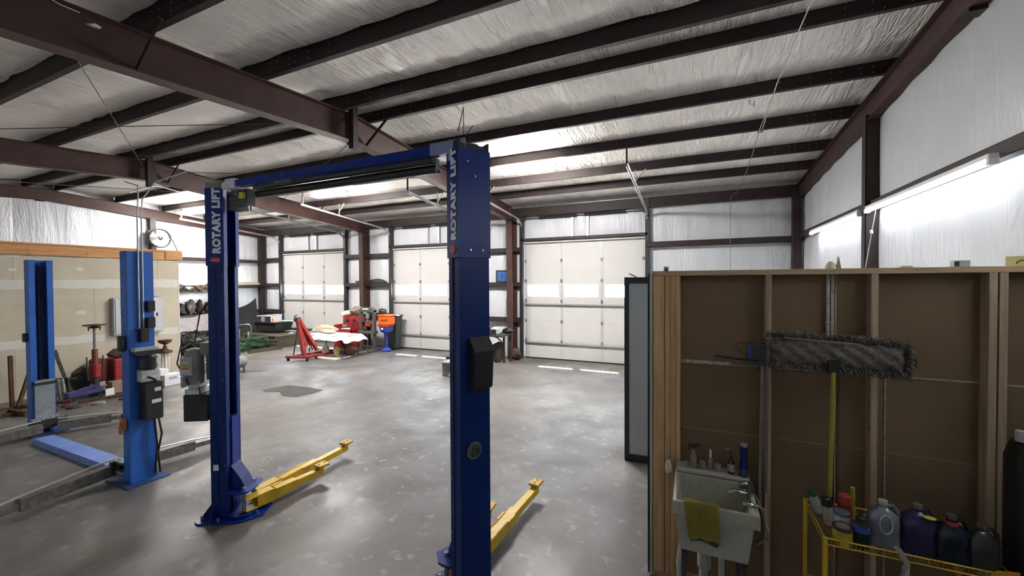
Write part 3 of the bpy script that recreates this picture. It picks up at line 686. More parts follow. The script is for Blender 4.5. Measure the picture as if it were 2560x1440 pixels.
m = MB(X); m.box((.03, .05, H2 - .0), (.06, w - .04, H2 + .045)); m.build('cable_guard', BLACKP, lift)
# power unit on the left column
X = lcol(-1) @ Matrix.Translation((-.085, 0, 0)); pu = MB(X); pu.box((-.18, .02, 1.0), (.05, .25, 1.27))
PT = pu.build('oil_reservoir', BLACKP, lift, bevel=.008)
m = MB(X); m.box((-.17, .03, 1.27), (-.03, .24, 1.33)); m.box((-.15, .05, 1.33), (-.05, .20, 1.40)); m.tube([(-.12, .08, 1.33), (-.12, .08, 1.43)], .025, 10); m.build('pump_block', mat('pump_casting', (.60, .61, .61), .45, .4, .3, 25), lift, bevel=.006)
m = MB(X); m.lathe([(0, 1.37), (.075, 1.37), (.085, 1.40), (.085, 1.68), (.07, 1.72), (.03, 1.735), (0, 1.735)], (-.12, .11, 0), 20); m.build('motor', mat('motor_grey', (.30, .31, .31), .5, .1, .25, 12), lift, smooth=True)
m = MB(X); m.box((-.02, .12, 1.40), (.085, .26, 1.78)); m.box((-.02, .02, 1.68), (.085, .16, 1.80)); m.build('control_box', GREY, lift, bevel=.008)
m = MB(X); m.box((-.17, -.03, 1.48), (-.06, -.012, 1.66)); m.box((-.16, -.04, 1.36), (-.14, .05, 1.47)); lab = m.build('motor_cover', LGREY, lift, bevel=.004)
for zz, c_ in ((1.60, (.7, .7, .7)), (1.57, (.5, .45, .02)), (1.54, (.55, .12, .02)), (1.515, (.6, .6, .6))):
    MB(X).box((-.145, -.033, zz), (-.085, -.0305, zz + .02)).build('motor_label', mat('lab%d' % int(zz * 1000), c_, .5), lab)
for pts_ in ([(-.02, .02, 1.35), (.02, -.03, 1.2), (.09, -.02, 1.12)], [(-.05, .0, 1.78), (.02, -.02, 2.1), (.10, -.012, 2.2)], [(-.12, .02, 1.38), (-.2, -.02, 1.6), (-.16, .0, 1.85), (-.07, .02, 1.8)]):
    MB(X).tube(pts_, .006, 6).build('hose', BLACK, lift)
X = lcol(-1)
m = MB(X); m.box((-.022, .04, .47), (-.008, .06, .62)); m.build('release_lever', BLACKP, lift)
m = MB(X); m.box((.025, -.004, .50), (.075, -.001, .56)); m.build('rating_plate', LABELW, lift)

# ================================================================ THE OLD LIGHT BLUE LIFT
old = thing('two_post_lift', 'older bright blue two-post lift with greasy arms in front of the drywall', 'car lift', (-7.9, 2.65, 0))
def ocol(s, xo, h, y0=-.14, w=.28, d=.16):
    """s=+1: opening faces +x ; back plate at xo, opening at xo + s*d"""
    X = basis((s, 0, 0), (0, 1, 0), (0, 0, 1), (xo, y0, 0))
    m = MB(X); pr = [(0, 0), (d, 0), (d, .07), (d - .03, .07), (d - .03, .062), (d - .008, .062), (d - .008, .008), (.008, .008)]
    m.prism(pr + [(a, w - b) for a, b in pr[::-1]], .012, h); m.build('column', OBLUE, old)
    m = MB(X); m.prism([(-.12, -.08), (d + .25, -.08), (d + .25, w + .08), (-.12, w + .08)], 0, .014); m.build('base_plate', mat('base_dark_blue', (.03, .07, .2), .6, 0, .4, 12), old)
    return X
XB = ocol(-1, 1.80, 2.79, -.16, .255); XA = ocol(1, -1.87, 2.79, .05, .27)
m = MB(); m.prism([(-.12, 0), (-.09, .07), (.11, .07), (.14, 0)], -1.15, 1.4, 'X'); m.build('floor_cover', OBLUE2, old)
for X, dd in ((XB, 1), (XA, 1)):
    m = MB(X); m.box((.05, .03, .12), (.20, .25, .85)); m.box((.15, -.02, .10), (.34, .30, .125)); m.box((.15, -.02, .22), (.34, .30, .245)); m.build('carriage', mat('carriage_grey', (.30, .34, .36), .45, .2, .2, 10), old)
    m = MB(X); m.box((.15, .01, .78), (.225, .27, .82)); m.build('safety_bar', BLACK, old)
    m = MB(X)
    for k in range(6): m.tube([(.26 if k % 2 else .30, .01 + k * .055, .09), (.26 if k % 2 else .30, .01 + k * .055, .25)], .02, 8)
    m.box((.30, -.06, .10), (.36, .34, .24)); m.build('arm_yoke', GREASE, old)
ARMM = mat('worn_arm_steel', (.20, .19, .175), .45, .4, .4, 20)
for P, T in (((1.42, -.12), (1.62, -1.5)), ((1.42, .06), (1.50, 1.05)), ((-1.45, .08), (-1.47, -1.35)), ((-1.42, .25), (-1.0, 1.15))):
    P, T = Vector((*P, 0)), Vector((*T, 0)); dn = (T - P).normalized(); L = (T - P).length
    A = MB(); A.bar(P + Vector((0, 0, .13)), P + dn * L * .62 + Vector((0, 0, .12)), .11, .13); a_ = A.build('lift_arm', ARMM, old, bevel=.004)
    A = MB(); A.bar(P + dn * L * .58 + Vector((0, 0, .115)), T + Vector((0, 0, .10)), .08, .065); A.build('arm_extension', ARMM, a_, bevel=.003)
    A = MB(); A.lathe([(0, .12), (.06, .12), (.06, .16), (.045, .17), (0, .17)], (T.x, T.y, 0), 14); A.build('lift_pad', BLACK, a_)
    A = MB(); sd = dn.cross(Vector((0, 0, 1))); A.tube([P + sd * .03 + Vector((0, 0, .25)), P + dn * L * .6 + Vector((0, 0, .20)), T - dn * .06 + Vector((0, 0, .155))], .013, 5); A.build('arm_rod', mat('pale_rod', (.62, .60, .56), .4, .5), a_)
# fittings on the near (right) old column
X = XB
m = MB(X)
for yy in (.10, .14): m.tube([(-.015, yy, 1.75), (-.015, yy, 2.80), (-.015, yy, 3.2)], .009, 8)
m.tube([(-.015, .10, 3.2), (-.02, .11, 3.45), (.10, .16, 3.6), (.5, .2, 3.7)], .008, 6); m.tube([(-.015, .14, 3.2), (-.02, .15, 3.42), (-.2, .2, 3.62), (-.7, .3, 3.72)], .008, 6)
m.build('hydraulic_lines', mat('line_pale', (.50, .55, .55), .35, .4), old)
for a, b in (((-.05, .17, 2.06), (0, .25, 2.19)), ((-.05, .17, 1.86), (0, .25, 1.99)), ((-.07, .09, 1.70), (0, .18, 1.86))): MB(X).box(a, b).build('junction_box', BLACKP, old, bevel=.006)
MB(X).box((-.06, .06, 1.85), (0, .18, 1.865)).build('shelf_bracket', BLACKP, old)
m = MB(X); m.lathe([(0, 1.37), (.07, 1.37), (.085, 1.39), (.085, 1.52), (.07, 1.55), (0, 1.56)], (-.09, .15, 0), 20); m.box((-.16, .03, 1.55), (0, .27, 1.60)); m.build('motor', BLACKP, old)
m = MB(X); m.box((-.14, .06, 1.22), (-.02, .24, 1.37)); m.build('pump_block', mat('pump_casting', (1, 1, 1)), old, bevel=.01)
m = MB(X); m.box((-.17, .08, .76), (-.01, .26, 1.22)); tk = m.build('oil_reservoir', BLACKP, old, bevel=.01)
for z0, y0_, y1_ in ((1.10, .17, .235), (.96, .14, .235)): MB(X).box((-.173, y0_, z0), (-.1705, y1_, z0 + .045)).build('warning_label', LABELW, tk)
MB(X).box((-.178, .19, 1.44), (-.176, .235, 1.50)).build('warning_label', LABELW, old)
MB(X).box((-.10, .02, 1.59), (0, .24, 1.63)).build('motor_shelf', LGREY, old)
for pts_ in ([(-.05, .25, .80), (-.09, .27, .55), (-.04, .25, .3), (-.02, .28, .05)], [(-.03, .22, .78), (-.05, .24, .4), (-.03, .22, .06)], [(-.1, .1, 1.3), (-.2, .16, 1.25), (-.12, .24, 1.15)]): MB(X).tube(pts_, .012, 6).build('hose', BLACK, old)
m = MB(X); m.box((.04, -.05, .66), (.12, -.004, .80)); m.box((.05, -.07, .62), (.10, -.03, .72)); m.build('lock_latch', COPPER, old, bevel=.006)
m = MB(X); m.box((.04, -.06, 1.60), (.12, -.003, 1.78)); m.build('lock_cover', BLACKP, old, bevel=.01)
m = MB(X)
for k in range(9): m.box((.06, -.002, 1.95 + .085 * k), (.075, .001, 1.985 + .085 * k))
m.build('height_marks', mat('pale_blue_mark', (.25, .5, .8), .5), old, stuff=True)
m = MB(XA); m.box((.03, -.05, 1.48), (.10, 0, 1.62)); m.build('lock_cover', BLACKP, old, bevel=.01)
m = MB(XA); m.tube([(.06, .14, .8), (.06, .14, 2.7)], .02, 8); m.tube([(.06, .20, .8), (.06, .20, 2.7)], .008, 8); m.build('lift_cylinder', GREASE, old)

# ================================================================ THINGS BY THE GARAGE DOORS
XF3 = Matrix.Identity(4)
# red engine crane
t = thing('engine_crane', 'red folding engine crane with its boom lowered, in front of the draped white table', 'engine crane', (-10.75, 8.65, 0))
MB().bar((-.62, -.24, .13), (.12, .02, .13), .08, .07).build('base_crossbar', RED, t, bevel=.005)
MB().bar((0, 0, .13), (.12, 1.4, .13), .07, .07).build('leg', RED, t, bevel=.005)
MB().bar((-.55, -.2, .13), (-.30, 1.35, .13), .07, .07).build('leg', RED, t, bevel=.005)
MB().bar((-.10, -.02, .16), (-.42, .02, 1.30), .12, .10, (0, 1, 0)).build('mast', RED, t, bevel=.006)
MB().bar((-.40, .04, 1.27), (.05, .25, .42), .10, .10, (0, 1, 0)).build('boom', RED, t, bevel=.006)
MB().bar((.02, .23, .50), (.10, .27, .30), .07, .07, (0, 1, 0)).build('boom_extension', RED, t)
MB().tube([(-.12, .08, .42), (-.28, .06, .85)], .045, 12).build('hydraulic_ram', RED, t)
MB().tube([(-.28, .06, .85), (-.36, .06, 1.08)], .022, 10).build('ram_piston', CHROME, t)
MB().bar((-.18, .35, .30), (-.36, .05, 1.05), .04, .05).build('mast_brace', RED, t)
m = MB(); m.tube([(-.44, -.02, 1.26), (-.50, -.03, 1.30), (-.47, -.03, 1.38), (-.40, -.02, 1.40)], .014, 8); m.build('hook', BLACK, t)
MB().box((-.50, -.06, 1.20), (-.36, .10, 1.33)).build('pivot_bracket', BLACK, t, bevel=.01)
for x, y in ((.02, -.02), (.12, 1.38), (-.58, -.2), (-.30, 1.33), (-.1, .4)):
    m = MB(); m.tube([(x - .018, y, .045), (x + .018, y, .045)], .045, 12); m.box((x - .025, y - .02, .05), (x + .025, y + .02, .10)); m.build('caster', BLACK, t)
tag(MB().bar((-12.08, 9.2, .0), (-11.55, 9.0, 1.15), .03, .03).build('iron_pole', GREASE, None), 'dark thin pole leaning behind the red engine crane mast', 'pole')
# table with white cover
t = thing('folding_table', 'low table under a rumpled white sheet behind the red engine crane', 'table', (-10.75, 9.65, 0))
m = MB(); m.box((-.85, -.40, .68), (.85, .42, .71)); m.build('tabletop', GREY, t)
for x, y in ((-.75, -.32), (.72, -.32), (-.75, .34), (.72, .34)): MB().tube([(x, y, 0), (x * .94, y, .68)], .014, 8).build('leg', GREASE, t)
def sheet(u, v):
    x = -.98 + 1.96 * u; y = -.5 + 1.0 * v
    e = max(abs(x) - .83, abs(y) - .40, 0)
    return (x, y, .722 + .018 * math.sin(7 * x + 3 * y) * math.sin(5 * y + 1) - e * 1.3 - .02 * math.sin(13 * (x + y)) * e * 8)
tag(MB().grid(sheet, 40, 24).build('bed_sheet', mat('sheet_white', (.78, .80, .86), .7), None, smooth=True), 'rumpled white sheet covering the table behind the engine crane', 'sheet', loc=(-10.75, 9.65, 0))
tag(MB().blob((-11.35, 9.85, .83), (.48, .26, .16), 3, .22, 3, flat=-.12).build('foam_bundle', mat('foam_tan', (.55, .50, .36), .9, 0, .2, 9), None, smooth=True), 'tan foam bundle heaped on the back of the white-draped table', 'bundle')
for i, (x, y, s, c, lb) in enumerate(((-10.93, 9.5, (.14, .10, .30), (.75, .68, .6), 'white paper sack standing under the draped table'), (-10.46, 9.5, (.12, .09, .30), (.70, .62, .25), 'yellow and white sack standing under the draped table'), (-10.12, 9.75, (.22, .2, .36), (.12, .07, .05), 'dark brown clothes heap under the right end of the draped table'))):
    tag(MB().blob((x, y, .03 + s[2] * .6), (s[0], s[1], s[2] * .55), 11 + i, .15, 2).build('sack' if i < 2 else 'cloth_heap', mat('sack%d' % i, c, .8, 0, .35, 12), None, smooth=True), lb, 'sack' if i < 2 else 'cloth')
tag(MB().box((-11.3, 9.1, .0), (-10.1, 9.75, .03)).build('plywood_board', mat('pale_board', (.72, .66, .62), .7, 0, .1, 5), None), 'pale board lying low under the draped table', 'board')
# red parts washer cabinet
t = thing('parts_washer', 'red parts washer with two dark gauges and a shelf, beside the grey shop press', 'parts washer', (-11.3, 10.9, 0))
MB().box((-.42, .05, .40), (.42, .30, 1.18)).build('back_panel', RED2, t, bevel=.01)
m = MB(); m.box((-.42, -.35, .66), (.42, .05, .70)); m.box((-.42, -.36, .62), (.42, -.33, .76)); m.build('basin', RED2, t, bevel=.005)
MB().box((.36, -.36, .0), (.42, .30, 1.0)).build('side_panel', RED2, t); MB().box((-.42, -.36, .0), (-.37, .3, .9)).build('side_panel', RED2, t)
for x in (-.20, .14): MB().lathe([(0, .05), (.07, .05), (.07, .035), (.05, .03), (0, .03)], (x, 0, 1.02), 16, 'Y').build('gauge', BLACK, t)
MB().box((-.16, -.28, .74), (.3, -.02, .77)).build('tray', LABELW, t); MB().blob((-.08, -.16, .84), (.12, .1, .07), 4, .3).build('rag', mat('rag_grey', (.2, .17, .14), .9), t)
for x, y in ((-.38, -.3), (.38, -.3)): MB().box((x - .02, y - .02, 0), (x + .02, y + .02, .66)).build('leg', RED2, t)
# sacks on top
tag(MB().blob((-11.65, 11.1, 1.27), (.22, .16, .11), 8, .2, 2, -.09).build('cloth_bundle', mat('cloth_cream', (.72, .64, .55), .9, 0, .15, 9), None, smooth=True), 'cream cloth bundle on the left top of the red parts washer', 'cloth')
tag(MB().blob((-11.15, 11.15, 1.36), (.42, .18, .17), 9, .2, 2, -.16).build('canvas_bundle', mat('cloth_khaki', (.26, .22, .15), .9, 0, .3, 9), None, smooth=True), 'khaki canvas bundle on top of the red parts washer, against the brown post', 'cloth')
# shop press
t = thing('shop_press', 'grey H-frame hydraulic shop press standing before the brown post', 'press', (-10.35, 10.75, 0))
PG = mat('press_grey', (.085, .088, .08), .5, .2, .3, 8)
for x in (-.33, .27): MB().box((x, -.05, .08), (x + .07, .07, 1.45)).build('upright', PG, t, bevel=.004)
MB().prism([(-.33, 1.38), (.34, 1.38), (.34, 1.44), (.22, 1.53), (-.21, 1.53), (-.33, 1.44)], -.07, .09, 'Y').build('head_beam', PG, t)
MB().box((-.15, -.075, 1.46), (.12, -.072, 1.50)).build('head_label', LABELW, t)
MB().box((-.36, -.09, .62), (.37, .11, .72)).build('press_bed', PG, t, bevel=.004)
MB().box((-.34, -.01, 1.02), (.34, .03, 1.08)).build('crossbar', PG, t)
m = MB(); m.tube([(0, .01, 1.38), (0, .01, 1.15)], .06, 14); m.tube([(0, .01, 1.15), (0, .01, 1.02)], .03, 12); m.build('press_ram', GREY, t)
m = MB(); m.box((-.10, -.06, .86), (.16, .06, 1.0)); m.build('bottle_jack', RED2, t, bevel=.02)
for x in (-.36, .26): MB().box((x, -.30, 0), (x + .10, .33, .08)).build('foot', PG, t, bevel=.004)
for x in (-.02,): MB().box((x, -.01, .08), (x + .04, .03, .62)).build('centre_post', PG, t)
MB().box((-.3, 0, .16), (.3, .03, .20)).build('crossbar', PG, t)
m = MB(); m.blob((-.12, 0, .80), (.1, .05, .08), 5, .3); m.build('press_tooling', RUST, t)
# orange case, blue oil drain, bin
t = thing('oil_drain', 'blue upright oil drain stand under the orange case', 'oil drain', (-9.73, 11.0, 0))
MB().lathe([(.05, .62), (.20, .70), (.24, .86), (.225, .86), (.18, .72), (.04, .64)], (0, 0, 0), 20).build('funnel', mat('plastic_blue', (.025, .05, .32), .45), t, smooth=True)
MB().tube([(0, 0, .1), (0, 0, .66)], .045, 12).build('stem', mat('plastic_blue', (1, 1, 1)), t)
MB().lathe([(0, 0), (.17, 0), (.18, .06), (.06, .14), (0, .14)], (0, 0, 0), 18).build('base', mat('plastic_blue', (1, 1, 1)), t)
MB().box((-.02, -.245, .78), (.06, -.225, .84)).build('label', LABELW, t)
t = thing('plastic_case', 'bright orange lidded plastic case resting above the blue oil drain', 'case', (-9.72, 11.0, .93))
ORG = mat('plastic_orange', (.72, .12, .006), .45, 0, .08, 8)
MB().box((-.24, -.17, .0), (.24, .17, .28)).build('body', ORG, t, bevel=.03, seg=2)
MB().box((-.25, -.18, .285), (.25, .18, .36)).build('lid', ORG, t, bevel=.025, seg=2)
MB().box((-.10, -.20, .17), (.18, -.172, .23)).build('latch', mat('orange_dark', (.5, .08, .01), .5), t, bevel=.005); MB().box((-.24, -.18, -.055), (.2, .14, .0)).build('tray', mat('red_tray', (.4, .04, .02), .5), t)
tag(MB().blob((-9.95, 11.05, 1.38), (.16, .12, .11), 21, .15, 2, -.085).build('duffel_bag', BLACKP, None, smooth=True), 'black rounded bag on top of the orange case', 'bag')
t = thing('trash_bin', 'dark green-grey wheeled bin behind the orange case', 'bin', (-9.83, 11.40, 0))
BING = mat('bin_dark', (.035, .045, .045), .5)
MB().box((-.30, -.14, .05), (.32, .2, 1.18), taper=.85).build('body', BING, t, bevel=.02); MB().box((-.33, -.16, 1.185), (.35, .23, 1.24)).build('lid', BING, t, bevel=.02)
# dark pile on girts at the frame column
for i, (x, y, s, lb, sg) in enumerate(((-11.55, 11.70, (.28, .07, .06), 'dark folded tarp strip on the girt left of the second brown post', 1), (-10.72, 11.71, (.45, .07, .11), 'dark folded tarp on the girt right of the second brown post', 2))):
    tag(MB().blob((x, y, 2.42), s, 31 + i, .25, 2, -.04).build('tarp', mat('tarp_dark', (.03, .03, .032), .6), None, smooth=True), lb, 'tarp')
# bench between the posts with printer, screen, bag, hose
t = thing('work_bench', 'dark steel bench with curved brace by the first brown post', 'bench', (-5.45, 10.65, 0))
MB().box((-.55, -.38, .82), (.52, .40, .87)).build('bench_top', GREASE, t, bevel=.004)
for x, y in ((.36, .1), (-.5, -.32), (-.5, .32), (.45, .36)): MB().box((x - .025, y - .025, 0), (x + .025, y + .025, .82)).build('leg', GREASE, t)
m = MB(); m.tube([(.34, .1, .45), (.30, .08, .62), (.18, .04, .74), (0, 0, .80)], .02, 8); m.build('curved_brace', GREASE, t)
t = thing('cassette_radio', 'black and grey radio box on the dark bench behind the right lift post', 'radio', (-5.38, 10.5, .872))
MB().box((-.28, -.14, .0), (.02, .14, .22)).build('body', BLACKP, t, bevel=.01); MB().box((.02, -.13, .0), (.26, .14, .20), taper=1.0).build('grey_half', LGREY, t, bevel=.03); MB().box((.06, -.14, .04), (.22, -.131, .15)).build('speaker_grille', BLACKP, t)
tag(MB().blob((-5.02, 10.85, .95), (.17, .12, .10), 41, .25, 2, -.076).build('glove_heap', BLACK, None, smooth=True), 'black heap of gloves at the right end of the dark bench', 'gloves')
t = thing('wall_screen', 'small blue square picture in a dark frame on the girt by the first brown post', 'picture', (-5.60, 11.72, 2.38))
m = MB(); m.box((-.21, -.02, 0), (.21, .02, .04)); m.box((-.21, -.02, .35), (.21, .02, .39)); m.box((-.21, -.02, .04), (-.17, .02, .35)); m.box((.17, -.02, .04), (.21, .02, .35)); m.build('frame', BLACKP, t); MB().box((-.17, -.012, .04), (.17, .0, .35)).build('blue_face', mat('picture_blue', (.03, .12, .35), .5, 0, .25, 12), t)
MB().box((-.012, -.016, .12), (.008, -.013, .26)).build('dark_mark', BLACKP, t)
m = MB()
for k in range(4):
    pts_ = []
    for q in range(25):
        a = 2 * PI * q / 24; pts_.append((.085 * math.sin(a) * (1 + .1 * k) + .01 * k, -.01 * k, -.36 + (.36 + .03 * k) * math.cos(a)))
    m.tube(pts_, .009, 6, cap=False)
o = m.build('coiled_hose', mat('hose_grey', (.32, .31, .31), .6), None, smooth=True); tag(o, 'grey air hose looped on the wall beside the first brown post', 'hose', loc=(-5.38, 11.74, 1.98))
for i, (x, y, s, c, lb) in enumerate(((-5.72, 10.5, (.22, .2, .26), (.05, .042, .04), 'black rubbish bag beneath the dark bench'), (-5.30, 10.80, (.16, .2, .30), (.11, .075, .05), 'brown rubbish bag beneath the dark bench, by its front leg'), (-4.92, 11.30, (.15, .13, .2), (.09, .05, .035), 'small brown bag against the foot of the first brown post'))):
    tag(MB().blob((x, y, s[2] * .9), s, 51 + i, .3, 3, -s[2] * .9).build('rubbish_bag', mat('bag%d' % i, c, .45, 0, .3, 9, .5, 20), None, smooth=True), lb, 'bag')
tag(MB().bar((-5.28, 10.15, 0.0), (-5.42, 10.25, .62), .03, .05).build('iron_bar', GREASE, None), 'dark bar leaning on the front of the dark bench', 'bar')
t = thing('storage_box', 'grey strapped box on the floor half hidden by the right lift post', 'box', (-5.56, 8.78, 0))
MB().box((-.26, -.17, 0), (.26, .20, .33)).build('body', mat('box_grey', (.20, .18, .16), .8, 0, .3, 14), t, bevel=.006); MB().box((-.28, -.19, .335), (.28, .22, .375)).build('lid', mat('box_lid', (.28, .26, .24), .7), t, bevel=.01); MB().bar((-.05, -.192, .03), (.09, -.192, .33), .03, .004, (0, 1, 0)).build('tape', LABELW, t)
t = thing('office_chair', 'dark padded chair behind the grey strapped box', 'chair', (-5.80, 9.25, 0))
MB().box((-.22, -.2, .34), (.22, .2, .42)).build('seat', BLACK, t, bevel=.03, seg=2); MB().box((-.21, .16, .46), (.21, .22, .74)).build('backrest', BLACK, t, bevel=.02); MB().tube([(0, 0, .06), (0, 0, .34)], .025, 8).build('post', GREASE, t)
for k in range(5): a = k * 2 * PI / 5; MB().bar((0, 0, .06), (.22 * math.cos(a), .22 * math.sin(a), .03), .03, .03).build('leg', BLACK, t)

# ================================================================ NORTH WEST CORNER
t = thing('plastic_tote', 'black tote heaped with boxes on a low skid in the far corner', 'tote', (-15.35, 10.85, .50))
MB().box((-.62, -.40, 0), (.62, .40, .34), taper=.86).build('body', BLACKP, t, bevel=.02); MB().box((-.68, -.45, .335), (.68, .45, .37)).build('rim', BLACKP, t, bevel=.01)
for i, (x, y, w_, h_, c, lb) in enumerate(((-.42, -.2, .20, .2, (.03, .03, .035), 'black box at the left in the tote'), (-.15, -.22, .20, .22, (.25, .25, .27), 'grey box in the middle of the tote'), (.12, -.2, .25, .21, (.02, .02, .02), 'black box in the tote beside the white and orange carton'), (.42, -.2, .24, .26, (.7, .68, .7), 'white carton with an orange patch in the tote'))):
    b = thing('carton', lb, 'box', (-15.35 + x, 10.85 + y, .875)); MB().box((-w_ / 2, -.15, 0), (w_ / 2, .15, h_)).build('body', mat('carton%d' % i, c, .6), b, bevel=.006)
    MB().box((-w_ / 2 - .01, -.16, h_), (w_ / 2 + .01, .16, h_ + .03)).build('lid', LGREY, b)
    if i == 3: MB().lathe([(0, 0), (.07, 0), (.07, -.004), (0, -.004)], (0, -.151, .09), 12, 'Y').build('orange_patch', mat('patch_orange', (.8, .25, .05), .5), b)
t = thing('wooden_skid', 'weathered grey wooden skid carrying the black tote', 'skid', (-14.95, 10.6, 0))
SK = wood_material('skid_wood', (.05, .04, .028), (.13, .11, .08), 'X')
for x in (-.95, 0, .9): MB().box((x - .05, -.6, .0), (x + .05, .7, .40)).build('runner', SK, t)
for k in range(7): MB().box((-1.1, -.6 + k * .19, .405 + .0), (1.05, -.46 + k * .19, .435)).build('slat', SK, t)
for k in range(3): MB().bar((-.9 + k * .1, -.63, .05 + .1 * k), (1.1, -.64, .04 + .13 * k), .04, .08).build('loose_board', SK, t)
def dark_sheet(u, v):
    y = -.45 + 1.2 * u; z = (.02 + (1.25 - .15 * (1 - u) * 1.6 + .22 * u ** 3) * v) if True else 0
    return (-.10 * math.sin(PI * v) - .25 * v + .03 * math.sin(y * 6), y - .12 * u * v, z)
m = MB(); m.grid(dark_sheet, 20, 14)
bmesh.ops.solidify(m.bm, geom=m.bm.faces[:], thickness=.012)
tag(m.build('sheet_metal', mat('panel_charcoal', (.035, .033, .034), .55), None, smooth=True), 'large charcoal curved sheet standing upright against the far left wall', 'panel', loc=(-16.35, 10.35, .30))
tag(MB().box((-16.75, 9.85, 0), (-16.15, 11.2, .29)).build('timber_base', SK, None, bevel=.01), 'low dark timber under the charcoal sheet', 'timber')
# chrome pipe frame
m = MB(); m.tube([(0, -.35, 0), (0, -.35, .78), (0, -.30, .86), (0, -.2, .88), (0, .12, .88), (0, .2, .84), (0, .25, .76), (0, .27, 0)], .028, 10)
o = m.build('chrome_pipe', CHROME, None, smooth=True); tag(o, 'bent chrome pipe standing in the green heap', 'pipe', loc=(-15.0, 9.45, 0))
for k, (x, y, h) in enumerate(((-15.1, 9.3, .72), (-15.05, 9.62, .6))): tag(MB().tube([(x, y, 0), (x + .03, y, h)], .035, 10).build('grey_post', LGREY, None), ('left' if k == 0 else 'right') + ' short grey tube inside the bent chrome pipe', 'tube')
# green tangle
def tangle(name, c, r, n, seg, m_, label, cat, seed, rad=.012, flat=0):
    rnd = random.Random(seed); m = MB()
    for _ in range(n):
        p = Vector((rnd.uniform(-1, 1) * r[0], rnd.uniform(-1, 1) * r[1], rnd.uniform(0, 1) * r[2])); d = Vector((rnd.uniform(-1, 1), rnd.uniform(-1, 1), rnd.uniform(-.4, .4))).normalized(); P = [p.copy()]
        for _ in range(seg):
            d = (d + Vector((rnd.uniform(-1, 1), rnd.uniform(-1, 1), rnd.uniform(-.6, .6))) * .7).normalized(); p = p + d * .09
            p.x = max(-r[0], min(r[0], p.x)); p.y = max(-r[1], min(r[1], p.y)); p.z = max(.02, min(r[2], p.z)); P.append(p.copy())
        m.tube(P, rad, 4)
    if r[2] > .3: m.blob((0, 0, r[2] * .35), (r[0] * .85, r[1] * .85, r[2] * .42), seed, .35, 3, -r[2] * .34)
    o = m.build(name, m_, None); o['kind'] = 'stuff'; return tag(o, label, cat, loc=c)
tangle('wire_tangle', (-14.55, 9.28, 0), (.35, .60, .42), 150, 7, mat('wire_green', (.02, .07, .025), .6), 'dark green heap of tangled wire and hose', 'wire heap', 5)
for k, (p0, p1) in enumerate((((-13.78, 8.8, .026), (-13.64, 9.9, .026)), ((-13.92, 8.9, .026), (-13.78, 9.9, .026)), ((-13.85, 8.9, .078), (-13.72, 9.85, .078)))):
    tag(MB().bar(p0, p1, .10, .05).build('plank', SK, None), ('front', 'middle', 'upper')[k] + ' dark plank lying before the green wire heap', 'plank')
# shelving with salvage along the far left wall behind the office
t = thing('steel_shelf', 'long shelf of dark salvage parts on the far left wall behind the drywall corner', 'shelf', (-16.75, 8.6, 0))
for z in (.55, 1.20, 2.05): MB().box((-.30, -1.6, z), (.35, 1.15, z + .04)).build('shelf_board', SK, t)
for y in (-1.55, 1.05):
    for x in (-.27, .3): MB().box((x - .025, y - .025, 0), (x + .025, y + .025, 2.09)).build('upright', GREASE, t)
rnd = random.Random(12)
SAL = [mat('salvage_brown', (.07, .045, .03), .7, .1, .4, 12), mat('salvage_black', (.02, .02, .02), .6), mat('salvage_grey', (.16, .155, .15), .6, .2, .4, 12), mat('salvage_pale', (.4, .38, .34), .7, 0, .3, 10)]
desc = ['brown', 'black', 'grey', 'pale']
names = []
for zi, z in ((0, 2.092), (1, 1.242), (2, .592)):
    y = 7.15
    k = 0
    while y < 9.55:
        w_ = rnd.uniform(.22, .40); h_ = rnd.uniform(.18, .34) if zi == 0 else rnd.uniform(.32, .62); c = rnd.choice([0, 0, 1, 2] if zi == 0 else [0, 1, 1, 2, 2, 3])
        o = MB().blob((0, 0, h_ * .5), (.2, w_ * .44, h_ * .5), int(z * 100) + k, .3, 2, -h_ * .5 + .0).build('salvage_part', SAL[c], None)
        tag(o, '%s salvaged part, %s board of the far left shelf, %s from left' % (desc[c], ('top', 'middle', 'bottom')[zi], ('first', 'second', 'third', 'fourth', 'fifth', 'sixth', 'seventh', 'eighth', 'ninth', 'tenth')[k]), 'car part', 'salvage on the far left shelf', loc=(-16.72, y + w_ / 2, z))
        y += w_ + .02; k += 1
def rug(u, v):
    y = -.8 + 1.6 * u; return (.02 + .35 * v + .02 * math.sin(9 * y), y, .62 - .5 * v + .14 * u + .03 * math.sin(7 * y + 4 * v))
m = MB(); m.grid(rug, 24, 12); bmesh.ops.solidify(m.bm, geom=m.bm.faces[:], thickness=.01)
tag(m.build('tarp', mat('tarp_lilac', (.42, .38, .40), .8, 0, .15, 6), None, smooth=True), 'pale lilac tarp slanting over the junk at the far left wall', 'tarp', loc=(-16.25, 8.6, .55))
tangle('scrap_heap', (-15.6, 8.3, 0), (.55, .9, .75), 150, 6, mat('scrap_dark', (.035, .033, .030), .6, .3), 'dark heap of scrap hoses and springs beyond the drywall corner', 'scrap', 15, .02)
tag(MB().box((-17.12, 9.6, 2.33), (-16.98, 11.4, 2.40)).build('long_box', wood_material('tan_lath', (.3, .2, .1), (.5, .38, .22), 'Y'), None, bevel=.004), 'long tan boxes lying on the far left wall girt', 'box')
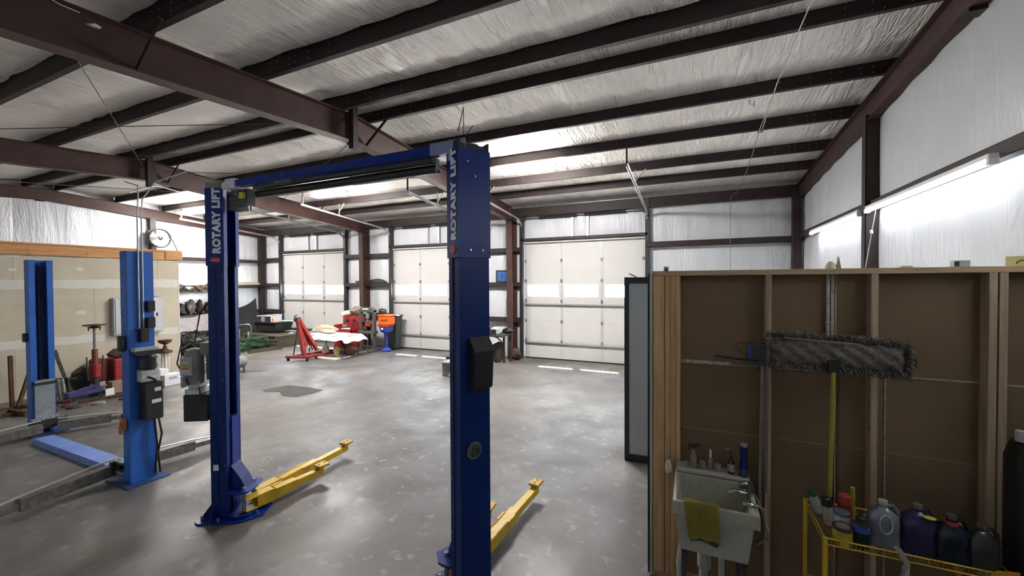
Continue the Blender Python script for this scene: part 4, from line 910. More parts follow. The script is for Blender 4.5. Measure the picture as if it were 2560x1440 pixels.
# wall fan
t = thing('wall_fan', 'round black cage fan mounted on the brown gable post at the left', 'fan', (-16.95, 7.82, 3.98))
m = MB()
for q in (0, 1):
    P = [(.06 * q, .31 * math.cos(2 * PI * k / 32), .31 * math.sin(2 * PI * k / 32)) for k in range(33)]; m.tube(P, .022, 8, cap=False)
m.build('fan_ring', BLACK, t, smooth=True)
m = MB()
for k in range(40): a = 2 * PI * k / 40; m.tube([(.075, .07 * math.cos(a), .07 * math.sin(a)), (.085, .2 * math.cos(a + .1), .2 * math.sin(a + .1)), (.06, .31 * math.cos(a + .15), .31 * math.sin(a + .15))], .0022, 4)
m.build('wire_guard', LABELW, t, stuff=True)
MB().lathe([(0, 0), (.09, 0), (.10, .05), (.05, .09), (0, .10)], (0, 0, 0), 20, 'X').build('motor_hub', BLACKP, t)
for k in range(5):
    a = 2 * PI * k / 5; MB(Matrix.Rotation(a, 4, 'X')).faces([(.01, -.02, .05), (.04, .05, .05), (.05, .12, .26), (.0, -.06, .27), (.014, -.02, .05), (.044, .05, .05), (.054, .12, .26), (.004, -.06, .27)], [(0, 1, 2, 3), (7, 6, 5, 4), (0, 1, 5, 4), (1, 2, 6, 5), (2, 3, 7, 6), (3, 0, 4, 7)]).build('blade', LGREY, t)
MB().tube([(.02, .25, .1), (.03, .38, -.05), (.0, .50, -.32), (-.05, .62, -.6)], .014, 6).build('cord', BLACK, t)
MB().box((-.20, -.30, -.25), (-.01, -.12, .25)).build('mount_plate', BLACK, t)

# ================================================================ ALONG THE OFFICE WALL
t = thing('electrical_panel', 'light grey electrical panel on the drywall behind the old blue lift post', 'electrical panel', (OX, 5.36, 1.62))
MB().box((0, -.49, -.46), (.13, .49, .44)).build('enclosure', LGREY, t, bevel=.006); MB().box((.13, -.46, -.43), (.142, .46, .41)).build('panel_door', mat('panel_light', (.5, .51, .52), .5), t, bevel=.004)
MB().box((.142, .34, -.05), (.155, .37, .04)).build('latch', BLACKP, t)
MB().box((.0, .30, .45), (.10, .42, .56)).build('junction_box', LGREY, t, bevel=.01)
m = MB(); m.box((.142, -.36, .22), (.16, -.26, .36)); m.build('breaker_tag', BLACKP, t)
tag(MB().box((OX, 3.02, 1.45), (OX + .07, 3.12, 1.62)).build('wall_hook', BLACKP, None, bevel=.02), 'small black bracket on the drywall at the left picture edge', 'bracket')
# tall stand
t = thing('transmission_jack', 'tall jack stand with a brown round plate and a red body before the drywall', 'jack', (-11.7, 4.21, 0))
MB().lathe([(0, 1.50), (.18, 1.51), (.185, 1.53), (0, 1.535)], (0, 0, 0), 20).build('top_plate', RUST, t)
MB().lathe([(0, 1.44), (.10, 1.46), (.11, 1.48), (.03, 1.50), (0, 1.50)], (0, 0, 0), 16).build('saddle', RUST, t)
for s in (-1, 1): MB().tube([(.0, s * .09, 1.40), (0, s * .09, 1.47)], .012, 6).build('saddle_bolt', GREASE, t)
MB().tube([(0, 0, .95), (0, 0, 1.44)], .024, 10).build('ram', GREY, t)
MB().tube([(0, 0, .6), (0, 0, 1.0)], .05, 12).build('sleeve', mat('jack_brown_red', (.16, .04, .025), .5, 0, .3, 12), t)
MB().tube([(0, 0, .42), (0, 0, .68)], .085, 14).build('cylinder', RED2, t)
MB().tube([(0, 0, .06), (0, 0, .42)], .06, 12).build('base_column', GREASE, t)
for k in range(4): a = R(45 + 90 * k); MB().bar((0, 0, .08), (.2 * math.cos(a), .2 * math.sin(a), .05), .05, .05).build('leg', GREASE, t)
for s in (-1, 1): MB().tube([(.02, s * .12, .35), (.0, s * .13, .85)], .014, 6).build('handle', RUST, t)
# second stand, pale
t = thing('jack_stand', 'brown cupped jack on a white post near the drywall corner', 'jack', (-11.7, 5.47, 0))
MB().lathe([(.03, .92), (.12, .97), (.14, 1.03), (.125, 1.03), (.04, .96)], (0, 0, 0), 16).build('cup', RUST, t); MB().lathe([(.02, .92), (.06, .80), (.15, .76), (.15, .72), (.03, .74)], (0, 0, 0), 14).build('collar', RUST, t)
for y in (-.06, 0, .06): MB().tube([(0, y, .05), (0, y, .74)], .025 if y else .04, 10).build('post', mat('post_white', (.62, .60, .56), .6), t)
MB().box((-.2, -.2, 0), (.2, .2, .05)).build('base', GREY, t, bevel=.01)
# red tool cabinet
t = thing('tool_cabinet', 'small red steel cabinet against the drywall behind the old blue lift post', 'cabinet', (-11.95, 4.72, 0))
MB().box((-.2, -.18, .12), (.2, .22, .72)).build('body', RED2, t, bevel=.008); 
for k in range(3): MB().box((.2, -.16, .15 + .19 * k), (.212, .20, .32 + .19 * k)).build('drawer', RED2, t, bevel=.003)
for x, y in ((-.15, -.14), (.15, -.14), (-.15, .18), (.15, .18)): MB().tube([(x - .02, y, .05), (x + .02, y, .05)], .05, 10).build('wheel', BLACK, t); MB().box((x - .02, y - .02, .06), (x + .02, y + .02, .12)).build('wheel_fork', GREASE, t)
def lump(name, lb, cat, c, r, m_, seed, amp=.25, seg=2):
    return tag(MB().blob((0, 0, r[2]), r, seed, amp, seg, -r[2]).build(name, m_, None), lb, cat, loc=c)
lump('brake_drum', 'rusty brown drum heap on top of the red cabinet', 'car part', (-11.95, 4.7, .722), (.16, .2, .10), SAL[0], 61)
t = thing('engine_part', 'dark red casting standing between the jack and the red cabinet', 'car part', (-12.02, 4.36, 0))
MB().box((-.14, -.10, .25), (.14, .13, .74)).build('housing', mat('casting_maroon', (.12, .015, .015), .6, 0, .4, 14), t, bevel=.03); MB().tube([(.02, -.02, 0), (.02, -.02, .26)], .05, 10).build('shaft', GREASE, t); MB().tube([(.05, -.11, .3), (.06, -.1, .62)], .02, 8).build('bolt_rod', mat('brass_rod', (.4, .3, .2), .5, .4), t)
tag(MB().box((-.1, -.11, 0), (.1, .11, .26)).build('cardboard_box', mat('cardboard', (.28, .19, .13), .85, 0, .15, 10), None, bevel=.004), 'brown cardboard box beneath the maroon casting', 'box', loc=(-11.62, 4.52, 0))
tag(MB().box((-.02, -.07, 0), (.02, .07, .14)).build('small_sign', LABELW, None), 'small white framed card left of the cardboard box', 'card', loc=(-11.5, 4.36, 0))
t = thing('floor_jack', 'purple-blue trolley jack lying beside the tall jack stand', 'jack', (-11.55, 3.98, 0))
PB = mat('jack_purple', (.05, .045, .16), .5, 0, .3, 12)
MB().bar((0, -.28, .14), (.0, .28, .16), .16, .12).build('body', PB, t, bevel=.02); MB().bar((.02, -.1, .2), (.05, .2, .26), .10, .05).build('lift_arm', PB, t, bevel=.01)
for x in (-.1, .1):
    for y in (-.22, .22): MB().tube([(x - .02, y, .05), (x + .02, y, .05)], .05, 12).build('wheel', BLACK, t)
MB().tube([(0, .28, .16), (-.1, .5, .05)], .015, 8).build('handle', GREY, t)
# scatter of hubs, hoses and small parts
small = [(-11.2, 3.60, .07, .05, 0, 'first'), (-10.95, 3.62, .11, .06, 1, 'second'), (-10.85, 3.95, .10, .05, 2, 'third'), (-11.0, 4.05, .08, .05, 0, 'fourth'), (-10.95, 3.30, .12, .10, 1, 'fifth'), (-10.80, 4.3, .07, .04, 0, 'sixth')]
for i, (x, y, r_, h_, c, nm) in enumerate(small):
    o = MB(); o.lathe([(r_ * .4, 0), (r_, 0), (r_, h_ * .6), (r_ * .6, h_), (r_ * .4, h_)], (0, 0, 0), 16); tag(o.build('wheel_hub', [RUST, GREASE, GREY][c], None), '%s hub ring on the floor by the office wall, %s in the row' % (['rusty', 'black', 'grey'][c], nm), 'car part', 'hub rings on the floor by the office wall', loc=(x, y, 0))
t = thing('floor_crane_leg', 'black folded hoist with an angled strut left of the old lift', 'hoist', (-11.75, 3.75, 0))
MB().bar((0, .12, .05), (0, -.12, 1.05), .04, .05).build('strut', GREASE, t); MB().bar((0, -.10, 1.02), (.1, -.22, .95), .06, .12).build('head', BLACK, t)
for k in range(3): MB().tube([(.0, -.05 + .07 * k, .02), (.05, -.10 + .07 * k, .48)], .018, 8).build('tube', [GREY, LGREY, GREASE][k], t)
MB().bar((.02, -.2, .5), (.02, .18, .44), .03, .03).build('crossbar', BLACK, t)
for k, (a, b) in enumerate((((-11.22, 3.78, .03), (-11.0, 4.6, .03)), ((-11.32, 4.4, .03), (-11.3, 5.1, .03)), ((-11.12, 4.75, .03), (-11.10, 5.15, .03)))):
    tag(MB().bar(a, b, .05, .05).build('iron_rail', RUST, None), ('near', 'far', 'short')[k] + ' rusty rail on the floor by the office wall', 'rail')
lump('gear_case', 'black gear case leaning behind the tall jack stand', 'car part', (-12.38, 4.25, 0), (.16, .2, .30), GREASE, 62)
# engine stand
t = thing('engine_stand', 'rusty iron engine stand with splayed feet at the left picture edge', 'engine stand', (-11.6, 2.95, 0))
MB().bar((0, .07, .1), (0, .06, 1.07), .06, .055, (0, 1, 0)).build('upright', RUST, t, bevel=.005); MB().bar((.05, .13, .1), (0, .34, .90), .045, .05).build('brace', RUST, t); MB().box((-.05, .27, .60), (.03, .36, .63)).build('lug', RUST, t)
for a, b in (((-.05, -.5, .07), (.0, .5, .07)), ((0, .0, .07), (.55, .1, .05)), ((0, .05, .08), (.5, -.35, .05)), ((.1, .15, .1), (.35, .75, .08)), ((.2, -.4, .03), (.4, .55, .03))): MB().bar(a, b, .07, .07).build('foot', RUST, t, bevel=.004)
# white paper bucket, gas can etc near drywall corner
t = thing('white_crate', 'white printed carton on the floor at the drywall corner', 'carton', (-11.35, 5.40, 0))
MB().box((-.12, -.17, 0), (.12, .16, .26)).build('body', mat('carton_white', (.78, .78, .80), .7, 0, .06, 20), t, bevel=.004); MB().box((-.12, -.24, .26), (.10, -.08, .40)).build('flap', LABELW, t); MB().box((.121, -.08, .14), (.123, .08, .20)).build('print', LGREY, t)
t = thing('small_engine', 'grey engine block with round cover on the floor past the white carton', 'engine', (-11.35, 5.95, 0))
MB().blob((0, 0, .24), (.24, .34, .24), 71, .3, 3, -.24).build('block', GREY, t); MB().lathe([(0, .2), (.12, .2), (.13, .23), (.05, .26), (0, .26)], (0, -.1, .22), 16, 'X').build('cover', LGREY, t)
for k in range(3): MB().tube([(.1, .1 * k - .1, .4), (.25, .12 * k - .05, .55), (.05, .2 * k, .66)], .018, 6).build('hose', BLACK, t)
t = thing('air_compressor', 'grey machine with hoses beside the left dark blue lift post', 'compressor', (-11.2, 6.75, 0))
m = MB(); m.lathe([(0, -.35), (.10, -.33), (.17, -.25), (.17, .25), (.10, .33), (0, .35)], (0, 0, .28), 18, 'Y'); m.build('tank', GREY, t, smooth=True); MB().box((-.14, -.2, .46), (.14, .12, .72)).build('pump', GREASE, t, bevel=.02)
for y in (-.22, .22):
    for x in (-.12, .12): MB().bar((x, y, 0), (x * .7, y, .18), .03, .03).build('foot', GREASE, t)

# ================================================================ THE UTILITY SINK AT THE STUD PARTITION
TUB = mat('sink_plastic', (.42, .41, .34), .6, 0, .08, 30, .15, 60)
t = thing('utility_sink', 'grey plastic laundry tub standing against the stud partition', 'sink', (.135, 3.12, 0))
def ring(x0, x1, y0, y1, z): return [(x0, y0, z), (x1, y0, z), (x1, y1, z), (x0, y1, z)]
L = [ring(-.205, .185, -.23, .25, .61), ring(-.235, .215, -.255, .27, .86), ring(-.255, .245, -.275, .29, .862), ring(-.255, .245, -.275, .29, .952), ring(-.232, .222, -.252, .15, .952), ring(-.19, .175, -.205, .13, .66)]
m = MB(); P = [p for r_ in L for p in r_]; F = [(0, 3, 2, 1)]
for k in range(5):
    for q in range(4): F.append((4 * k + q, 4 * k + (q + 1) % 4, 4 * k + 4 + (q + 1) % 4, 4 * k + 4 + q))
F.append((20, 21, 22, 23)); m.faces(P, F); m.build('basin', TUB, t, bevel=.006, seg=2)
MB().box((-.25, .16, .953), (.24, .30, .985)).build('back_ledge', TUB, t, bevel=.01)
for x, y in ((-.19, -.2), (.17, -.2), (-.19, .22), (.17, .22)): MB().bar((x, y, 0), (x * .98, y, .62), .03, .03).build('leg', GREASE, t)
m = MB(); m.tube([(-.06, -.02, .61), (-.06, -.02, .40)], .045, 14); m.tube([(-.06, -.02, .41), (-.07, -.02, .25), (-.12, .0, .16), (-.20, .06, .16), (-.22, .12, .3), (-.20, .25, .36)], .03, 10); m.build('drain_pipe', mat('pvc_white', (.42, .42, .40), .5, 0, .2, 12), t, smooth=True)
m = MB(); m.tube([(.02, -.02, .615), (.02, -.02, .585)], .05, 14); m.tube([(.05, .02, .55), (.05, .02, .30)], .018, 8); m.build('supply_pipe', mat('pvc_white', (1, 1, 1)), t)
CHR = mat('worn_chrome', (.55, .55, .5), .25, .9, .3, 30)
m = MB(); m.tube([(.20, .02, .90), (.20, .02, .945), (.13, .02, .955), (.085, .0, .94)], .013, 10); m.lathe([(0, .05), (.028, .05), (.03, .07), (0, .075)], (.185, .06, .90), 10, 'Z'); m.tube([(.235, -.02, .955), (.235, .14, .97)], .018, 10); m.build('faucet', CHR, t, smooth=True)
for y in (.12, -.17): 
    m = MB(); m.lathe([(0, 0), (.022, 0), (.024, .02), (.012, .03), (0, .03)], (.20, y, .955), 10); m.tube([(.16, y, .962), (.25, y, .968)], .011, 8); m.build('valve', CHR, t)
for pts_ in ([(.22, -.15, .96), (.28, -.12, .93), (.30, -.05, .80), (.33, .0, .68), (.27, .08, .58)], [(.24, .1, .95), (.29, .1, .85), (.33, .02, .72)]): MB().tube(pts_, .007, 6).build('supply_hose', mat('braided_hose', (.35, .34, .32), .5, .3), t)
# towel over the front rim
def towel(u, v):
    x = -.19 + .205 * u + .012 * v
    w_ = .010 * math.sin(u * 15 + v * 2) * (0.3 + v)
    if v < .12: return (x, -.235 - .04 * (v / .12) - .0, .962 + .004 * math.sin(u * 9))
    k = (v - .12) / .88; return (x + .02 * k * (1 - u), -.285 - .012 * k + w_ * .8, .958 - .225 * k + .012 * math.sin(3 * u))
m = MB(); m.grid(towel, 36, 24); bmesh.ops.solidify(m.bm, geom=m.bm.faces[:], thickness=.006)
tag(m.build('towel', mat('towel_yellow', (.46, .40, .09), .95, 0, .2, 9, .5, 160), None, smooth=True), 'dirty yellow towel hanging over the front rim of the tub', 'towel', loc=(.135, 3.12, 0))
def towel2(u, v): return (-.145 + .16 * u, -.292 - .010 * math.sin(u * 10), .80 - .10 * v + .01 * math.sin(4 * u))
m = MB(); m.grid(lambda u, v: (-.15 + .165 * u, -.279 - .006 * math.sin(u * 10), .80 - .09 * v + .012 * math.sin(4 * u)), 20, 8); bmesh.ops.solidify(m.bm, geom=m.bm.faces[:], thickness=.006)
tag(m.build('towel', mat('towel_under', (.17, .15, .09), .95, 0, .3, 22), None, smooth=True), 'greyish cloth showing below the yellow towel on the tub', 'towel', loc=(.135, 3.12, 0))
def bottle(name, lb, cat, x, y, z, prof, m_, cap=None, cm=None, label=None, n=18, sx=1, sy=1, tilt=None, group=None):
    t = thing(name, lb, cat, (x, y, z), 0, group)
    if tilt: t.rotation_euler = tilt
    MB().lathe(prof, (0, 0, 0), n, 'Z', sx, sy).build('body', m_, t, smooth=True)
    if cap: MB().lathe(cap, (0, 0, 0), 14).build('cap', cm, t, smooth=True)
    if label: r_, z0, z1, lm = label; MB().lathe([(r_ - .002, z0), (r_, z0), (r_, z1), (r_ - .002, z1)], (0, 0, 0), n, 'Z', sx, sy).build('label', lm, t, smooth=True)
    return t
LZ = .986
t = bottle('spray_bottle', 'dark spray bottle with brown trigger at the left of the tub ledge', 'spray bottle', .005, 3.34, LZ, [(0, 0), (.022, 0), (.024, .08), (.012, .12), (.011, .14), (0, .14)], mat('bottle_clear_grey', (.25, .22, .17), .25), [(0, .14), (.013, .14), (.012, .155), (0, .155)], RUST)
m = MB(); m.box((-.035, -.012, .15), (.03, .012, .18)); m.bar((.028, 0, .165), (.05, 0, .185), .012, .014); m.bar((-.02, 0, .15), (-.035, 0, .12), .008, .01); m.build('trigger', mat('trigger_maroon', (.07, .03, .025), .5), t, bevel=.003)
bottle('small_bottle', 'slim white-tipped bottle in the middle of the tub ledge', 'bottle', .122, 3.35, LZ, [(0, 0), (.016, 0), (.016, .06), (.006, .09), (.004, .155), (0, .155)], mat('bottle_tan', (.3, .25, .18), .5), [(0, .06), (.008, .09), (.007, .14), (.003, .15), (0, .15)], WHITE)
for i, (x, lb) in enumerate(((.068, 'pale cup left of the slim bottle on the tub ledge'), (.170, 'pale cup right of the slim bottle on the tub ledge'))):
    m = MB(); m.lathe([(.016, 0), (.021, .055), (.019, .055), (.014, .004)], (0, 0, 0), 16); tag(m.build('cup', mat('cup_dull', (.3, .29, .24), .6), None, smooth=True), lb, 'cup', loc=(x, 3.33, LZ))
bottle('tin', 'short dull tin between spray bottle and tub corner', 'tin', -.045, 3.34, LZ, [(0, 0), (.018, 0), (.018, .035), (0, .035)], mat('cup_dull', (1, 1, 1)))
t = bottle('pump_bottle', 'dark pump bottle left of the tall blue bottle', 'pump bottle', .258, 3.34, LZ, [(0, 0), (.022, 0), (.024, .07), (.014, .10), (0, .10)], mat('bottle_dark', (.02, .03, .04), .2), [(0, .10), (.012, .10), (.012, .12), (.005, .125), (.005, .17), (0, .17)], BLACKP, (.0245, .015, .07, mat('pump_label', (.35, .33, .28), .6)))
MB().bar((.0, 0, .175), (-.035, 0, .172), .012, .01).build('pump_head', mat('pump_head', (.22, .16, .12), .5), t)
bottle('blue_bottle', 'tall dark blue waisted bottle at the right of the tub ledge', 'bottle', .338, 3.33, LZ, [(0, 0), (.028, 0), (.028, .06), (.022, .11), (.022, .15), (.027, .18), (.026, .215), (0, .215)], mat('bottle_blue', (.012, .018, .14), .2), [(0, .215), (.024, .215), (.024, .235), (0, .235)], mat('cap_grey', (.35, .35, .38), .5), (.029, .01, .055, mat('bottle_sticker', (.03, .07, .10), .4)))
tag(MB().blob((0, 0, 0), (.028, .035, .06), 81, .2, 2).build('cloth_roll', mat('roll_cream', (.75, .68, .55), .9, 0, .2, 20), None, smooth=True), 'cream rolled cloth wedged on the end stud left of the tub', 'cloth', loc=(-.175, 3.39, .935))
# rack with cleaners
t = thing('wire_rack', 'yellow wire shelf rack crowded with cleaning bottles at lower right', 'rack', (.72, 2.93, 0))
RW = .79
for x, y in ((0, 0), (0, .47), (RW, 0), (RW, .47)): MB().box((x - .012, y - .012, 0), (x + .012, y + .012, .87 if x == 0 else .885)).build('post', YEL2, t, bevel=.002)
for (a, b) in (((0, 0), (RW, 0)), ((0, .47), (RW, .47)), ((0, 0), (0, .47)), ((RW, 0), (RW, .47))):
    for z in (.865, .828): MB().tube([(a[0], a[1], z), (b[0], b[1], z)], .0045, 6).build('rail', YEL2, t)
m = MB()
for k in range(40): x = RW * (k + .5) / 40; m.tube([(x, 0, .865), (x, .0, .828)], .0026, 4); m.tube([(x, 0, .832), (x, .47, .832)], .0026, 4)
m.build('shelf_wires', mat('wire_dull_yellow', (.30, .21, .05), .5), t, stuff=True)
m = MB()
for k in range(40): x = RW * (k + .5) / 40; m.tube([(x, 0, .332), (x, .47, .332)], .0026, 4)
m.build('shelf_wires', mat('wire_dull_yellow', (1, 1, 1)), t, stuff=True)
for (a, b) in (((0, 0), (RW, 0)), ((0, .47), (RW, .47)), ((0, 0), (0, .47)), ((RW, 0), (RW, .47))): MB().tube([(a[0], a[1], .33), (b[0], b[1], .33)], .005, 6).build('rail', YEL2, t)
MB().prism([(RW - .09, .855), (RW + .015, .84), (RW + .015, .90), (RW - .07, .885)], -.02, -.012, 'Y').build('corner_clip', mat('clip_orange', (.7, .32, .03), .5), t)
SZ = .837
GL = mat('canister_white', (.55, .53, .50), .6, 0, .12, 60)
bottle('squeeze_bottle', 'leaning white bottle with green cap at the rack back corner', 'bottle', .775, 3.30, SZ, [(0, 0), (.026, 0), (.028, .08), (.020, .115), (0, .115)], mat('bottle_pale', (.42, .44, .42), .4), [(0, .11), (.022, .11), (.020, .155), (0, .158)], mat('cap_green', (.01, .13, .05), .4), tilt=(R(0), R(-16), 0))
bottle('tube_bottle', 'white tube with black cap beside the green-capped bottle', 'bottle', .80, 3.17, SZ, [(0, 0), (.028, 0), (.029, .115), (0, .118)], mat('tube_white', (.42, .42, .42), .4), [(0, .115), (.029, .115), (.027, .16), (.015, .17), (0, .17)], BLACKP, (.0295, .02, .035, mat('tube_band', (.45, .30, .22), .5)), tilt=(0, R(-6), 0))
t = bottle('wipes_canister', 'white canister with grey lid and dense print on the rack', 'canister', .835, 3.06, SZ, [(0, 0), (.040, 0), (.040, .125), (0, .125)], GL, [(0, .125), (.041, .125), (.041, .145), (.036, .150), (0, .150)], mat('lid_slate', (.10, .12, .15), .5))
m = MB()
for k in range(7):
    for q in range(9):
        a = R(-120 + q * 11 + (k % 2) * 4); z0 = .025 + k * .013
        if (k * 5 + q * 3) % 7: m.bar((.0405 * math.cos(a), .0405 * math.sin(a), z0), (.0405 * math.cos(a + .13), .0405 * math.sin(a + .13), z0), .001, .005)
m.build('print_lines', mat('print_dark', (.08, .08, .09), .7), t, stuff=True)
bottle('spray_can', 'red-topped can behind the printed canister', 'can', .885, 3.19, SZ, [(0, 0), (.036, 0), (.036, .12), (.03, .14), (0, .14)], mat('can_red', (.25, .03, .02), .4), [(0, .14), (.033, .14), (.033, .19), (.02, .2), (0, .2)], mat('cap_red', (.42, .05, .03), .45))
bottle('yellow_bottle', 'slim yellow bottle behind the blue-capped one', 'bottle', .955, 3.30, SZ, [(0, 0), (.016, 0), (.018, .06), (.012, .10), (.015, .14), (.014, .19), (0, .19)], mat('bottle_yellow', (.50, .42, .04), .45), [(0, .19), (.012, .19), (.013, .205), (0, .206)], mat('bottle_yellow', (1, 1, 1)))
t = bottle('paint_can', 'yellow can with black lid at the rack front left', 'can', .815, 2.972, SZ, [(0, 0), (.048, 0), (.048, .082), (0, .082)], mat('can_yellow', (.50, .40, .03), .45, 0, .35, 18), [(0, .082), (.051, .082), (.051, .100), (.046, .102), (.044, .096), (0, .096)], mat('lid_dark', (.05, .04, .035), .4))
MB().lathe([(0, .097), (.036, .097), (.036, .099), (0, .099)], (0, 0, 0), 18).build('lid_disc', mat('lid_worn', (.30, .27, .25), .4, .4, .3, 40), t)
bottle('cleaner_bottle', 'black bottle with blue and white collar next to the yellow can', 'bottle', .905, 2.985, SZ, [(0, 0), (.040, 0), (.041, .10), (.034, .125), (.026, .135), (0, .135)], mat('bottle_black', (.012, .02, .022), .25), [(0, .135), (.027, .135), (.026, .165), (.012, .172), (.008, .20), (0, .20)], BLACKP, (.0415, .085, .118, mat('collar_blue', (.03, .07, .42), .45)))
def jug(lb, x, y, m_, w_, h_, capm, seed=0, handle=True, cat='jug', tex=None):
    t = thing('jug', lb, cat, (x, y, SZ)); a, b = w_ / 2, w_ * .36
    prof = [(1.0, 0), (1.04, .02), (1.0, h_ * .45), (1.03, h_ * .62), (.9, h_ * .78), (.45, h_ * .9), (.30, h_ * .93), (.30, h_)]
    m = MB(); rings = []
    for k_, z in prof: rings.append([(a * k_ * (abs(math.cos(q)) ** .6) * math.copysign(1, math.cos(q)), b * k_ * (abs(math.sin(q)) ** .6) * math.copysign(1, math.sin(q)), z) for q in [2 * PI * i / 24 for i in range(24)]])
    P = [p for r_ in rings for p in r_]; F = [tuple(range(24))[::-1], tuple(range(24 * 7, 24 * 8))]
    for k in range(7):
        for q in range(24): F.append((24 * k + q, 24 * k + (q + 1) % 24, 24 * k + 24 + (q + 1) % 24, 24 * k + 24 + q))
    m.faces(P, F).build('body', m_, t, smooth=True)
    MB().lathe([(0, h_), (.022, h_), (.022, h_ + .022), (0, h_ + .024)], (0, 0, 0), 16).build('cap', capm, t)
    if handle: MB().tube([(a * .28, 0, h_ * .97), (a * .62, 0, h_ * 1.0), (a * .92, 0, h_ * .86), (a * .98, 0, h_ * .66)], .011, 8).build('handle', m_, t, smooth=True)
    return t
t = jug('clear silvery jug with a big oval dent, left of the purple jug', 1.03, 3.06, mat('jug_clear', (.20, .22, .25), .16, .1, .25, 18), .145, .235, mat('cap_pale', (.5, .5, .45), .5))
m = MB(); m.tube([(-.005 + .030 * math.cos(a_), -.060, .14 + .055 * math.sin(a_)) for a_ in [2 * PI * k / 24 for k in range(25)]], .005, 6, cap=False); m.build('dent_ring', mat('jug_bright', (.5, .53, .56), .15, .3), t, smooth=True)
t = jug('dark purple jug with a yellow sticker on its shoulder', 1.18, 3.05, mat('jug_purple', (.030, .022, .085), .22), .155, .25, mat('cap_brown', (.16, .13, .12), .5))
MB().lathe([(0, 0), (.028, 0), (.028, .003), (0, .003)], (.035, -.045, .222), 18, 'Z', 1, .8).build('sticker', mat('sticker_yellow2', (.62, .60, .06), .5), t)
t = jug('nearly black jug with a red rim right of the purple jug', 1.31, 3.02, mat('jug_navy', (.010, .018, .030), .18, 0, .4, 14), .14, .235, mat('cap_dusty', (.09, .08, .07), .5))
MB().lathe([(.026, .205), (.032, .205), (.030, .22), (.026, .22)], (0, 0, 0), 16).build('neck_ring', mat('ring_pink', (.35, .03, .06), .4), t)
jug('dark grey jug farthest right on the rack', 1.435, 3.02, mat('jug_grey', (.045, .05, .045), .22, 0, .4, 14), .125, .215, mat('cap_dusty', (1, 1, 1)))
t = bottle('spray_bottle', 'grey spray bottle hooked on the front of the yellow rack', 'spray bottle', 1.070, 2.885, .62, [(0, 0), (.034, 0), (.036, .10), (.020, .15), (.014, .175), (0, .175)], mat('bottle_smoke', (.32, .32, .33), .25, 0, .2, 20), [(0, .175), (.017, .175), (.016, .20), (0, .20)], LGREY)
m = MB(); m.bar((.01, 0, .205), (-.03, 0, .29), .022, .024); m.bar((-.03, 0, .28), (-.045, 0, .30), .014, .02); m.build('trigger', mat('trigger_grey', (.38, .36, .36), .45), t, bevel=.003)
MB().tube([(.0, .0, .19), (.0, .045, .235), (0, .05, .22)], .004, 6).build('hook', GREY, t)
# black cabinet right edge
t = thing('gas_cylinder', 'black upright cylinder with a pale valve cap at the right picture edge', 'cylinder', (1.70, 3.02, 0))
MB().lathe([(0, 0), (.165, 0), (.17, .02), (.17, 1.45), (.15, 1.53), (.07, 1.58), (0, 1.585)], (0, 0, 0), 28).build('body', mat('cylinder_black', (.006, .007, .008), .5), t, smooth=True)
MB().tube([(-.12, 0, 1.545), (-.12, 0, 1.60)], .024, 14).build('valve_cap', mat('cap_white_dull', (.42, .42, .42), .5), t)
# brooms and mop on the partition
t = thing('dust_mop', 'wide shaggy grey dust mop hanging head up on a yellow handle', 'mop', (.85, 3.335, 1.90))
MOPM = mat('mop_grey', (.17, .15, .125), .95, 0, .3, 24, .6, 60)
rnd = random.Random(4)
def mopf(u, v):
    x = -.38 + .78 * u; top = .115 - .04 * u ** 2 - .03 * (1 - u) ** 3; bot = -.075 - .02 * u
    z = bot + (top - bot) * v; e = min(1, math.sin(PI * min(1, max(0, u))) * 3) * math.sin(PI * v) ** .4
    return (x, -.045 * e - .006 * math.sin(x * 60 + z * 80), z)
m = MB(); m.grid(mopf, 60, 14); m.box((-.33, -.004, -.05), (.34, .02, .09)); m.build('mop_pad', MOPM, t, smooth=True)
m = MB()
for k in range(900):
    u = rnd.random(); side = rnd.random()
    if side < .4: x, z, dx, dz = -.38 + .78 * u, .112 - .04 * u * u, rnd.uniform(-1, 1), 1
    elif side < .8: x, z, dx, dz = -.38 + .78 * u, -.075 - .02 * u, rnd.uniform(-1, 1), -1
    elif side < .9: x, z, dx, dz = .38, rnd.uniform(-.09, .07), 1, rnd.uniform(-.8, .3)
    else: x, z, dx, dz = -.37, rnd.uniform(-.07, .09), -1, rnd.uniform(-.5, .5)
    l_ = rnd.uniform(.015, .045); y = rnd.uniform(-.03, .0)
    m.tube([(x - dx * .01, y, z - dz * .012), (x + dx * l_ * .4, y - .012, z + dz * l_ * .7), (x + dx * l_ * .7, y - .004 + rnd.uniform(-.01, .01), z + dz * l_)], .0032, 3)
m.build('mop_yarn', MOPM, t, stuff=True)
m = MB(); m.bar((-.28, -.05, .105), (.12, -.05, .085), .006, .008); m.build('pale_seam', mat('seam_pale', (.25, .23, .21), .9), t)
m = MB(); m.box((-.03, -.055, -.11), (.03, -.03, -.03)); m.build('mop_clamp', BLACK, t)
MB().tube([(.0, -.045, -.11), (-.001, -.045, -.04)], .010, 10).build('handle_socket', GREY, t)
MB().tube([(-.003, -.045, -.11), (-.012, -.02, -.95)], .0135, 10).build('handle', mat('handle_yellow', (.46, .38, .05), .45, 0, .15, 14), t)
m = MB()
for k in range(90):
    a_ = rnd.uniform(0, 2 * PI); r_ = rnd.uniform(.01, .045); m.tube([(.38, 0, -.02), (.39 + r_ * math.cos(a_), -.02, -.02 + r_ * 1.3 * math.sin(a_))], .002, 3)
m.build('frayed_end', BLACK, t, stuff=True)
t = thing('squeegee', 'floor squeegee with a black blade and blue clamp, hung left of the dust mop', 'squeegee', (.45, 3.31, 1.83))
